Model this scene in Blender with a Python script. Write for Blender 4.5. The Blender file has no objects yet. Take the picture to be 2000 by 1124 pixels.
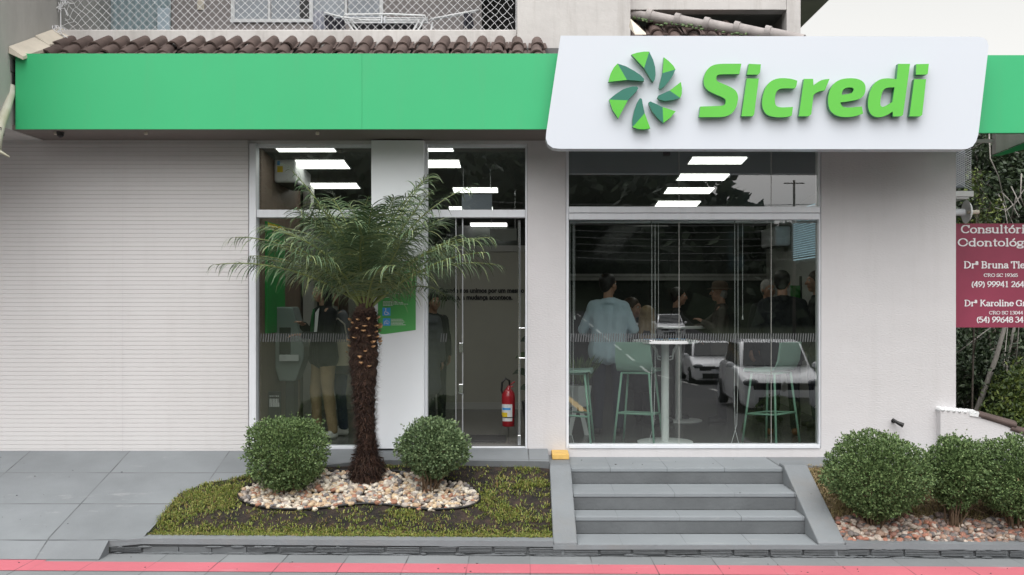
import bpy, bmesh, math, random
from mathutils import Vector, Matrix, noise
from mathutils.geometry import tessellate_polygon, delaunay_2d_cdt
R = math.radians
random.seed(7)
scene = bpy.context.scene
col = scene.collection

# ---------------------------------------------------------------- camera, sky, sun, exposure
HX, HY, ZC, D0 = 1020.0, 590.0, 1.415, 10.0      # principal point (photo pixels), eye height, distance to facade
cam = bpy.data.cameras.new('camera'); cam_o = bpy.data.objects.new('camera', cam); col.objects.link(cam_o)
cam.sensor_width = 36.0; cam.lens = 36.0
cam_o.location = (0, -D0, ZC); cam_o.rotation_euler = (R(90), 0, 0)
cam.shift_x = -(HX - 1000) / 2000.0; cam.shift_y = (HY - 562) / 2000.0
cam.clip_start = 0.1; cam.clip_end = 2000
scene.camera = cam_o

SUN_EL, SUN_AZ = 58.0, 188.0
world = bpy.data.worlds.new('World'); scene.world = world; world.use_nodes = True
nt = world.node_tree; nt.nodes.clear()
sky = nt.nodes.new('ShaderNodeTexSky'); sky.sky_type = 'NISHITA'; sky.sun_disc = False
sky.sun_elevation = R(SUN_EL); sky.sun_rotation = R(SUN_AZ)
sky.air_density = 4.0; sky.dust_density = 4.0; sky.ozone_density = 1.0
hsv = nt.nodes.new('ShaderNodeHueSaturation'); hsv.inputs['Saturation'].default_value = 0.06; hsv.inputs['Value'].default_value = 1.0
bg = nt.nodes.new('ShaderNodeBackground'); bg.inputs['Strength'].default_value = 0.15
wo = nt.nodes.new('ShaderNodeOutputWorld')
nt.links.new(sky.outputs[0], hsv.inputs['Color']); nt.links.new(hsv.outputs[0], bg.inputs[0]); nt.links.new(bg.outputs[0], wo.inputs[0])
sl = bpy.data.lights.new('sun', 'SUN'); sl.energy = 1.3; sl.angle = R(80); sl.color = (1.0, 0.98, 0.96)
so = bpy.data.objects.new('sun', sl); col.objects.link(so)
so.rotation_euler = (R(90 - SUN_EL), 0, R(180 - SUN_AZ)); so.location = (0, -5, 20)
scene.view_settings.view_transform = 'Standard'; scene.view_settings.look = 'None'
scene.view_settings.exposure = 0.45; scene.view_settings.gamma = 1.0
scene.view_settings.use_curve_mapping = False
scene.cycles.max_bounces = 8; scene.cycles.transparent_max_bounces = 16

# ---------------------------------------------------------------- helpers
def PX(px, d): return (px - HX) / 2000.0 * d
def PZ(py, d): return ZC + (HY - py) / 2000.0 * d
def pt(px, py, Y): return Vector((PX(px, D0 + Y), Y, PZ(py, D0 + Y)))
def hit(px, py, f, d0=7.0, d1=12.0):
    "where the sight line of a photo pixel meets the ground z=f(x,Y): used only to measure plan positions"
    for _ in range(40):
        m = (d0 + d1) / 2
        if PZ(py, m) > f(PX(px, m), m - D0): d0 = m
        else: d1 = m
    m = (d0 + d1) / 2
    return (PX(px, m), m - D0)
def smooth(a, b, x):
    t = min(1, max(0, (x - a) / (b - a))); return t * t * (3 - 2 * t)
def lin(r, g, b):
    f = lambda c: (c / 255 / 12.92) if c / 255 <= .04045 else ((c / 255 + .055) / 1.055) ** 2.4
    return (f(r), f(g), f(b))

def mat(name, c, rough=.6, metal=0.0, var=0.0, vs=3.0, bump=0.0, bs=40.0, spec=.5, coat=0.0, emit=0.0, emitc=None, island=None, det=6, stretch=None, c2=None):
    m = bpy.data.materials.new(name); m.use_nodes = True; n = m.node_tree.nodes; L = m.node_tree.links
    b = n['Principled BSDF']
    b.inputs['Base Color'].default_value = (*c, 1); b.inputs['Roughness'].default_value = rough
    b.inputs['Metallic'].default_value = metal; b.inputs['Specular IOR Level'].default_value = spec
    b.inputs['Coat Weight'].default_value = coat
    if emit:
        b.inputs['Emission Color'].default_value = (*(emitc or c), 1); b.inputs['Emission Strength'].default_value = emit
    tc = n.new('ShaderNodeTexCoord'); src = tc.outputs['Object']
    if stretch:
        mp = n.new('ShaderNodeMapping'); mp.inputs['Scale'].default_value = stretch
        L.new(src, mp.inputs[0]); src = mp.outputs[0]
    colsock = None
    if island:
        g = n.new('ShaderNodeNewGeometry'); rp = n.new('ShaderNodeValToRGB'); rp.color_ramp.interpolation = 'CONSTANT' if island[0] == 'C' else 'LINEAR'
        cs = island[1]; e = rp.color_ramp.elements
        while len(e) < len(cs): e.new(.5)
        for i, q in enumerate(cs):
            e[i].position = i / len(cs) if island[0] == 'C' else i / (len(cs) - 1); e[i].color = (*q, 1)
        L.new(g.outputs['Random Per Island'], rp.inputs[0]); colsock = rp.outputs[0]
    if var or c2:
        t = n.new('ShaderNodeTexNoise'); t.inputs['Scale'].default_value = vs; t.inputs['Detail'].default_value = det; t.inputs['Roughness'].default_value = .62
        L.new(src, t.inputs['Vector'])
        if c2:
            rp2 = n.new('ShaderNodeValToRGB'); rp2.color_ramp.elements[0].position = .35; rp2.color_ramp.elements[1].position = .68
            rp2.color_ramp.elements[0].color = (*c, 1); rp2.color_ramp.elements[1].color = (*c2, 1)
            L.new(t.outputs[0], rp2.inputs[0]); colsock = rp2.outputs[0]
        if var:
            mr = n.new('ShaderNodeMapRange'); mr.inputs[1].default_value = .3; mr.inputs[2].default_value = .7
            mr.inputs[3].default_value = 1 - var; mr.inputs[4].default_value = 1 + var
            L.new(t.outputs[0], mr.inputs[0])
            mx = n.new('ShaderNodeVectorMath'); mx.operation = 'SCALE'
            if colsock: L.new(colsock, mx.inputs[0])
            else: mx.inputs[0].default_value = c
            L.new(mr.outputs[0], mx.inputs['Scale']); colsock = mx.outputs[0]
    if colsock: L.new(colsock, b.inputs['Base Color'])
    if bump:
        t2 = n.new('ShaderNodeTexNoise'); t2.inputs['Scale'].default_value = bs; t2.inputs['Detail'].default_value = 4
        L.new(src, t2.inputs['Vector'])
        bp = n.new('ShaderNodeBump'); bp.inputs['Strength'].default_value = bump; bp.inputs['Distance'].default_value = .01
        L.new(t2.outputs[0], bp.inputs['Height']); L.new(bp.outputs[0], b.inputs['Normal'])
    return m

def glass_mat(name, tint, base=.1):
    m = bpy.data.materials.new(name); m.use_nodes = True; n = m.node_tree.nodes; L = m.node_tree.links; n.clear()
    o = n.new('ShaderNodeOutputMaterial'); mix = n.new('ShaderNodeMixShader'); tr = n.new('ShaderNodeBsdfTransparent'); gl = n.new('ShaderNodeBsdfGlossy')
    tr.inputs[0].default_value = (*tint, 1); gl.inputs['Roughness'].default_value = .0; gl.inputs[0].default_value = (.97, .98, 1, 1)
    lw = n.new('ShaderNodeLayerWeight'); lw.inputs[0].default_value = .5
    pw = n.new('ShaderNodeMath'); pw.operation = 'POWER'; pw.inputs[1].default_value = 5
    mr = n.new('ShaderNodeMapRange'); mr.inputs[3].default_value = base; mr.inputs[4].default_value = 1
    L.new(lw.outputs['Facing'], pw.inputs[0]); L.new(pw.outputs[0], mr.inputs[0]); L.new(mr.outputs[0], mix.inputs[0])
    L.new(tr.outputs[0], mix.inputs[1]); L.new(gl.outputs[0], mix.inputs[2]); L.new(mix.outputs[0], o.inputs[0])
    return m

ORG = {}
def thing(name, label, cat, group=None, loc=(0, 0, 0), rz=0.0):
    o = bpy.data.objects.new(name, None); col.objects.link(o); o.empty_display_size = .1
    o.location = loc; o.rotation_euler = (0, 0, rz); o['label'] = label; o['category'] = cat
    if group: o['group'] = group
    ORG[o.name] = Vector(loc)
    return o
def tag(o, label, cat, group=None):
    o['label'] = label; o['category'] = cat
    if group: o['group'] = group
    return o
def struct(o): o['kind'] = 'structure'; return o

def link_mesh(name, me, parent=None, label=None):
    o = bpy.data.objects.new(name, me); col.objects.link(o)
    if parent: o.parent = parent; ORG[o.name] = ORG.get(parent.name, Vector())
    if label: o['label'] = label
    return o

def copy_tree(o, parent=None):
    c = o.copy(); col.objects.link(c)
    if parent: c.parent = parent
    for ch in list(o.children): copy_tree(ch, c)
    return c

class MB:
    def __init__(s): s.v = []; s.f = []; s.m = []; s.cur = 0
    def quad(s, *p):
        b = len(s.v); s.v += [tuple(q) for q in p]; s.f.append(tuple(range(b, b + len(p)))); s.m.append(s.cur)
    def box(s, x0, x1, y0, y1, z0, z1):
        b = len(s.v)
        s.v += [(x0, y0, z0), (x1, y0, z0), (x1, y1, z0), (x0, y1, z0), (x0, y0, z1), (x1, y0, z1), (x1, y1, z1), (x0, y1, z1)]
        for q in ((0, 3, 2, 1), (4, 5, 6, 7), (0, 1, 5, 4), (1, 2, 6, 5), (2, 3, 7, 6), (3, 0, 4, 7)):
            s.f.append(tuple(b + i for i in q)); s.m.append(s.cur)
        return s
    def obox(s, M4, sx, sy, sz):
        b = len(s.v)
        for z in (-.5, .5):
            for x, y in ((-.5, -.5), (.5, -.5), (.5, .5), (-.5, .5)): s.v.append(tuple(M4 @ Vector((x * sx, y * sy, z * sz))))
        for q in ((0, 3, 2, 1), (4, 5, 6, 7), (0, 1, 5, 4), (1, 2, 6, 5), (2, 3, 7, 6), (3, 0, 4, 7)):
            s.f.append(tuple(b + i for i in q)); s.m.append(s.cur)
    def tube(s, pts, r, n=8, cap=True, flat=1.0):
        pts = [Vector(p) for p in pts]; k = len(pts)
        rr = r if isinstance(r, (list, tuple)) else [r] * k
        b = len(s.v); up = None
        for i, p in enumerate(pts):
            t = (pts[min(i + 1, k - 1)] - pts[max(i - 1, 0)])
            t = t.normalized() if t.length > 1e-9 else Vector((0, 0, 1))
            if up is None:
                a = Vector((0, 0, 1)) if abs(t.z) < .9 else Vector((1, 0, 0))
                up = (a - t * a.dot(t)).normalized()
            else:
                up = up - t * up.dot(t); up = up.normalized() if up.length > 1e-6 else Vector((1, 0, 0))
            sd = t.cross(up)
            for j in range(n):
                a = 2 * math.pi * j / n
                s.v.append(tuple(p + (up * math.cos(a) * flat + sd * math.sin(a)) * rr[i]))
        for i in range(k - 1):
            for j in range(n):
                s.f.append((b + i * n + j, b + i * n + (j + 1) % n, b + (i + 1) * n + (j + 1) % n, b + (i + 1) * n + j)); s.m.append(s.cur)
        if cap:
            s.f.append(tuple(b + j for j in range(n))[::-1]); s.m.append(s.cur)
            s.f.append(tuple(b + (k - 1) * n + j for j in range(n))); s.m.append(s.cur)
        return s
    def lathe(s, prof, c=(0, 0, 0), n=24, axis='z'):
        b = len(s.v); k = len(prof)
        for r, h in prof:
            for j in range(n):
                a = 2 * math.pi * j / n; x, y = r * math.cos(a), r * math.sin(a)
                q = (x, y, h) if axis == 'z' else ((x, h, y) if axis == 'y' else (h, x, y))
                s.v.append((q[0] + c[0], q[1] + c[1], q[2] + c[2]))
        for i in range(k - 1):
            for j in range(n):
                s.f.append((b + i * n + j, b + i * n + (j + 1) % n, b + (i + 1) * n + (j + 1) % n, b + (i + 1) * n + j)); s.m.append(s.cur)
        s.f.append(tuple(b + j for j in range(n))[::-1]); s.m.append(s.cur)
        s.f.append(tuple(b + (k - 1) * n + j for j in range(n))); s.m.append(s.cur)
        return s
    def prism(s, loops, y0, y1, back=True, m_side=None):
        "loops: outer + holes as (x,z) lists; extruded from y0 (front, toward camera) to y1"
        loops = [[(p[0], p[1]) for p in l] for l in loops]
        def area(l): return sum(l[i][0] * l[(i + 1) % len(l)][1] - l[(i + 1) % len(l)][0] * l[i][1] for i in range(len(l)))
        if area(loops[0]) < 0: loops[0].reverse()
        for i in range(1, len(loops)):
            if area(loops[i]) > 0: loops[i].reverse()
        flat = [p for l in loops for p in l]
        tris = tessellate_polygon([[Vector((p[0], p[1], 0)) for p in l] for l in loops])
        b = len(s.v); N = len(flat)
        s.v += [(p[0], y0, p[1]) for p in flat] + [(p[0], y1, p[1]) for p in flat]
        for t in tris:
            a, c, d = t
            A = (flat[c][0] - flat[a][0]) * (flat[d][1] - flat[a][1]) - (flat[d][0] - flat[a][0]) * (flat[c][1] - flat[a][1])
            if abs(A) < 1e-12: continue
            if A < 0: c, d = d, c
            s.f.append((b + a, b + c, b + d)); s.m.append(s.cur)
            if back: s.f.append((b + N + a, b + N + d, b + N + c)); s.m.append(s.cur)
        o = 0; keep = s.cur
        if m_side is not None: s.cur = m_side
        for l in loops:
            k = len(l)
            for i in range(k):
                i0, i1 = o + i, o + (i + 1) % k
                s.f.append((b + i1, b + i0, b + N + i0, b + N + i1)); s.m.append(s.cur)
            o += k
        s.cur = keep
        return s
    def ball(s, c, r, nu=16, nv=10, M3=None):
        b = len(s.v); rr = r if isinstance(r, (tuple, list)) else (r, r, r)
        for i in range(nv + 1):
            th = math.pi * i / nv
            for j in range(nu):
                ph = 2 * math.pi * j / nu
                q = Vector((rr[0] * math.sin(th) * math.cos(ph), rr[1] * math.sin(th) * math.sin(ph), rr[2] * math.cos(th)))
                if M3: q = M3 @ q
                s.v.append((c[0] + q.x, c[1] + q.y, c[2] + q.z))
        for i in range(nv):
            for j in range(nu):
                s.f.append((b + i * nu + j, b + (i + 1) * nu + j, b + (i + 1) * nu + (j + 1) % nu, b + i * nu + (j + 1) % nu)); s.m.append(s.cur)
        return s
    def build(s, name, mats, parent=None, smooth=False, bevel=0, seg=2, label=None, local=False, angle=None):
        me = bpy.data.meshes.new(name)
        off = Vector() if (local or not parent) else ORG.get(parent.name, Vector())
        me.from_pydata([(p[0] - off.x, p[1] - off.y, p[2] - off.z) for p in s.v], [], s.f)
        mats = mats if isinstance(mats, (list, tuple)) else [mats]
        for m in mats: me.materials.append(m)
        me.polygons.foreach_set('material_index', s.m)
        if bevel:
            bm = bmesh.new(); bm.from_mesh(me)
            bmesh.ops.remove_doubles(bm, verts=bm.verts, dist=1e-5)
            es = [e for e in bm.edges if len(e.link_faces) == 2 and e.calc_face_angle(0) > .5]
            bmesh.ops.bevel(bm, geom=es, offset=bevel, segments=seg, profile=.5, affect='EDGES', clamp_overlap=True)
            bm.to_mesh(me); bm.free()
        if smooth:
            me.polygons.foreach_set('use_smooth', [True] * len(me.polygons))
            if angle: me.set_sharp_from_angle(angle=R(angle))
        me.update()
        return link_mesh(name, me, parent, label)

def arc(cx, cz, r, a0, a1, n=8):
    return [(cx + r * math.cos(R(a0 + (a1 - a0) * i / n)), cz + r * math.sin(R(a0 + (a1 - a0) * i / n))) for i in range(n + 1)]
def rrect(x0, x1, z0, z1, r, n=5):
    return arc(x1 - r, z1 - r, r, 0, 90, n) + arc(x0 + r, z1 - r, r, 90, 180, n) + arc(x0 + r, z0 + r, r, 180, 270, n) + arc(x1 - r, z0 + r, r, 270, 360, n)
def chaikin(p, k=2, closed=True, sharp=()):
    for _ in range(k):
        q = []
        for i in range(len(p)):
            a, b = p[i], p[(i + 1) % len(p)]
            if not closed and i == len(p) - 1: break
            q.append((a[0] * .75 + b[0] * .25, a[1] * .75 + b[1] * .25)); q.append((a[0] * .25 + b[0] * .75, a[1] * .25 + b[1] * .75))
        if not closed: q = [p[0]] + q + [p[-1]]
        p = q
    return p
def rounded(p, ang=32):
    "smooth the gentle corners of a traced outline, keep the sharp ones"
    n = len(p); out = []
    for i in range(n):
        a, b, c = Vector(p[i - 1]), Vector(p[i]), Vector(p[(i + 1) % n])
        u, w = b - a, c - b
        if u.length < 1e-9 or w.length < 1e-9: continue
        if abs(math.degrees(u.angle_signed(w))) > ang: out.append(tuple(b))
        else:
            for t in (-.3, 0, .3):
                q = (a + (b - a) * (1 + t)) if t < 0 else (b + (c - b) * t)
                if t == 0: q = b * .75 + (a + c) * .125
                out.append(tuple(q))
    return out
def text_mb(body, size, x, z, y, depth=.004, align='LEFT', bold=0.0, shear=0.0, wid=None):
    cu = bpy.data.curves.new('writing', 'FONT'); cu.body = body; cu.size = size; cu.align_x = align; cu.offset = bold; cu.shear = shear
    cu.extrude = depth / 2; cu.resolution_u = 3
    o = bpy.data.objects.new('writing', cu); col.objects.link(o)
    bpy.context.view_layer.update()
    me = o.evaluated_get(bpy.context.evaluated_depsgraph_get()).to_mesh()
    mb = MB(); vs = [v.co.copy() for v in me.vertices]
    sx = 1.0
    if wid and vs:
        a, b = min(v.x for v in vs), max(v.x for v in vs); sx = wid / (b - a)
        if align == 'LEFT': x -= a * sx
    mb.v = [(x + v.x * sx, y - v.z, z + v.y) for v in vs]
    mb.f = [tuple(p.vertices) for p in me.polygons]; mb.m = [0] * len(mb.f)
    o.to_mesh_clear(); bpy.data.objects.remove(o); bpy.data.curves.remove(cu)
    return mb
def inside(p, poly):
    c = False; n = len(poly); x, y = p
    for i in range(n):
        a, b = poly[i], poly[i - 1]
        if (a[1] > y) != (b[1] > y) and x < (b[0] - a[0]) * (y - a[1]) / (b[1] - a[1]) + a[0]: c = not c
    return c
def sheet(name, outer, holes, f, step, mt, parent=None, jit=0.0):
    "height-field sheet z=f(x,y) over a plan polygon with holes"
    vs = []; es = []
    for lp in [outer] + holes:
        dn = []
        for i in range(len(lp)):
            a, b = Vector(lp[i]), Vector(lp[(i + 1) % len(lp)]); k = max(1, int((b - a).length / step))
            dn += [a.lerp(b, t / k) for t in range(k)]
        b0 = len(vs); vs += dn; es += [(b0 + i, b0 + (i + 1) % len(dn)) for i in range(len(dn))]
    xs = [p[0] for p in outer]; ys = [p[1] for p in outer]
    x = min(xs) + step / 2
    while x < max(xs):
        y = min(ys) + step / 2
        while y < max(ys):
            q = (x + random.uniform(-jit, jit), y + random.uniform(-jit, jit))
            if inside(q, outer) and not any(inside(q, h) for h in holes): vs.append(Vector(q))
            y += step
        x += step
    ov, oe, of, *_ = delaunay_2d_cdt(vs, es, [], 0, 1e-6)
    mb = MB(); mb.v = [(v.x, v.y, f(v.x, v.y)) for v in ov]
    for t in of:
        c = sum((ov[i] for i in t), Vector((0, 0))) / len(t)
        if inside(c, outer) and not any(inside(c, h) for h in holes):
            a, b, d = ov[t[0]], ov[t[1]], ov[t[2]]
            if (b - a).cross(d - a) < 0: t = t[::-1]
            mb.f.append(tuple(t)); mb.m.append(0)
    return mb.build(name, mt, parent, smooth=True)

# ---------------------------------------------------------------- materials
m_wall = mat('plaster_wall', (.575, .56, .57), .85, var=.035, vs=1.3, bump=.35, bs=38, stretch=(1, 1, 2.2))
m_upwall = mat('old_white_plaster', (.58, .555, .54), .85, var=.1, vs=1.6, bump=.3, bs=25)
m_nwall = mat('stained_grey_render', (.42, .41, .39), .9, var=.22, vs=1.4, bump=.3, bs=18, stretch=(1, 1, .35))
m_siding = mat('siding_paint', (.605, .59, .59), .6, var=.02, vs=1.0)
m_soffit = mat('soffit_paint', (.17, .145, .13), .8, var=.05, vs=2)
m_green = mat('green_panel', (.037, .45, .178), .5, var=.03, vs=.8)
m_greend = mat('green_beam_paint', (.02, .25, .08), .6, var=.1)
m_white = mat('white_sign_panel', (.665, .70, .765), .3, var=.012, vs=.6, coat=.1)
m_totem = mat('white_backed_acrylic', (.88, .91, .95), .3, coat=.15, var=.01)
m_alu = mat('brushed_aluminium', (.62, .64, .67), .36, metal=.75, var=.05, vs=12)
m_alu2 = mat('white_aluminium', (.72, .74, .78), .4, var=.03, vs=5)
m_steel = mat('chrome_steel', (.75, .76, .78), .18, metal=1)
m_lgreen = mat('light_green_acrylic', (.10, .52, .04), .12, coat=.25, var=.04, vs=1.2)
m_dgreen = mat('dark_green_acrylic', (.016, .165, .115), .3, coat=.2)
m_letside = mat('letter_side_green', (.045, .22, .10), .4)
m_glass = glass_mat('shop_glass', (.72, .77, .74), .20)
m_glass2 = glass_mat('clear_glass', (.9, .93, .92), .06)
m_band = mat('frosted_stripe', (.11, .115, .12), .6)
m_tile = mat('roof_tile', (.095, .066, .058), .75, var=.28, vs=5, bump=.3, bs=50)
m_ridge = mat('ridge_tile', (.33, .30, .29), .75, var=.2, vs=7, bump=.3, bs=50)
m_black = mat('black_plastic', (.012, .012, .012), .45)
m_dark = mat('dark_grey', (.05, .05, .05), .6)
m_cream = mat('cream_sheet_metal', (.62, .56, .47), .6, var=.12, vs=5)
m_pvc = mat('weathered_pvc', (.55, .54, .47), .6, c2=(.40, .38, .26), vs=4)
m_cord = mat('white_cord', (.72, .72, .74), .8)
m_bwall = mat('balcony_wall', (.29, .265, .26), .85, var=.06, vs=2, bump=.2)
m_teal = mat('folding_door_vinyl', (.33, .42, .45), .5, var=.05)
m_curtain = mat('window_pane_grey', (.30, .33, .37), .12, var=.25, vs=2.5, coat=.3)
m_brown = mat('brown_wood_panel', (.22, .155, .115), .6, var=.12, vs=6, stretch=(6, 6, .5))
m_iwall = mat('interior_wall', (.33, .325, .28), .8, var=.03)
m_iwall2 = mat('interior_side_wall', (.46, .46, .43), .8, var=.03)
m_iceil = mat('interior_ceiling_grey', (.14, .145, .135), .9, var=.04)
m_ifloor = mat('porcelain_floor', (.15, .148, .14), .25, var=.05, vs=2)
m_partition = mat('dark_partition_glass', (.05, .057, .052), .06, spec=.6)
m_band2 = mat('partition_rail', (.34, .34, .32), .6)
m_panel = mat('ceiling_light_panel', (.9, .9, .88), .5, emit=3.2, emitc=(1, .98, .93))
m_stool = mat('sage_green_plastic', (.27, .40, .345), .45, var=.03)
m_stool2 = mat('sage_green_metal', (.22, .40, .31), .4)
m_twhite = mat('white_laminate', (.72, .73, .74), .4)
m_red = mat('extinguisher_red', (.33, .012, .02), .3, coat=.4)
m_yel = mat('yellow_paint', (.66, .42, .12), .7, var=.12, vs=12)
m_yel2 = mat('yellow_label', (.75, .55, .03), .6)
m_blue = mat('icon_blue', (.07, .36, .78), .5)
m_poster = mat('poster_green', (.09, .40, .105), .5)
m_wtext = mat('white_lettering', (.78, .76, .78), .6)
m_maroon = mat('maroon_sign', (.26, .036, .075), .45, var=.14, vs=1.6)
m_textdk = mat('dark_lettering', (.02, .02, .02), .6)
m_soil = mat('black_soil', (.012, .010, .009), .95, c2=(.035, .022, .016), vs=9, bump=1.0, bs=60, var=.45)
m_drysoil = mat('dry_soil', (.11, .075, .045), .95, c2=(.2, .15, .08), vs=9, bump=1.0, bs=90)
m_trunk = mat('palm_fibre', (.022, .012, .008), .95, c2=(.06, .033, .02), vs=22, bump=.8, bs=60)
m_stub = mat('cut_leaf_base', (.50, .29, .14), .8, var=.3, vs=30)
m_frond = mat('palm_leaf', (.075, .125, .06), .48, spec=.35, island=('L', [(.04, .075, .032), (.075, .125, .06), (.125, .185, .10), (.23, .26, .11)]))
m_rachis = mat('palm_stalk', (.14, .17, .05), .5)
m_box = mat('boxwood_leaf', (.05, .10, .03), .55, spec=.3, island=('L', [(.05, .085, .03), (.085, .14, .048), (.125, .19, .07), (.19, .26, .10)]))
m_box2 = mat('boxwood_leaf_light', (.05, .10, .03), .55, spec=.3, island=('L', [(.06, .10, .045), (.095, .15, .065), (.14, .20, .095), (.21, .28, .13)]))
m_stem = mat('shrub_stem', (.11, .075, .045), .9, var=.3, vs=30, bump=.4)
m_peb = mat('river_pebble', (.5, .4, .3), .7, island=('C', [(.52, .45, .36), (.42, .30, .20), (.60, .55, .47), (.23, .20, .18), (.34, .17, .11), (.64, .58, .48), (.45, .38, .31), (.16, .15, .15), (.55, .42, .27), (.38, .33, .29)]), var=.12, vs=30)
m_peb2 = mat('red_river_pebble', (.4, .3, .25), .7, island=('C', [(.24, .12, .09), (.40, .34, .29), (.16, .14, .13), (.30, .20, .15), (.48, .40, .34), (.22, .17, .15), (.35, .16, .11), (.13, .12, .12)]), var=.12, vs=30)
m_grass = mat('lawn_grass', (.1, .14, .03), .6, island=('L', [(.05, .08, .012), (.115, .165, .022), (.20, .25, .038), (.29, .28, .075), (.17, .09, .035)]))
m_dry = mat('dry_grass', (.3, .22, .1), .7, island=('L', [(.16, .15, .04), (.30, .24, .11), (.40, .31, .16), (.24, .16, .08)]))
m_leaf = mat('wild_leaf', (.05, .08, .03), .5, island=('L', [(.010, .022, .009), (.022, .042, .017), (.04, .066, .028), (.065, .095, .045)]))
m_leaf2 = mat('wild_leaf_yellowish', (.08, .12, .03), .5, island=('L', [(.03, .055, .014), (.06, .10, .022), (.11, .16, .03), (.19, .23, .05)]))
m_bark = mat('grey_bark', (.12, .10, .085), .9, var=.3, vs=14, bump=.5)
m_twig = mat('pale_twig', (.28, .26, .24), .9, var=.2, vs=14)
m_carw = mat('white_car_paint', (.82, .83, .85), .2, coat=.8)
m_cargl = mat('car_glass', (.015, .018, .02), .05, spec=.8)
m_tyre = mat('tyre_rubber', (.015, .015, .015), .85)
m_lamp = mat('headlight_lens', (.12, .13, .14), .1, coat=.8)
m_asph = mat('asphalt', (.05, .05, .052), .9, var=.15, vs=3, bump=.4, bs=120)
m_line = mat('road_line_white', (.55, .55, .53), .8, var=.15, vs=20)
m_hill = mat('hill_grass', (.028, .04, .015), .95, var=.3, vs=.2)
m_forest = mat('forest_leaf', (.02, .035, .012), .8, island=('L', [(.010, .018, .008), (.02, .034, .014), (.035, .055, .022)]))

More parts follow.
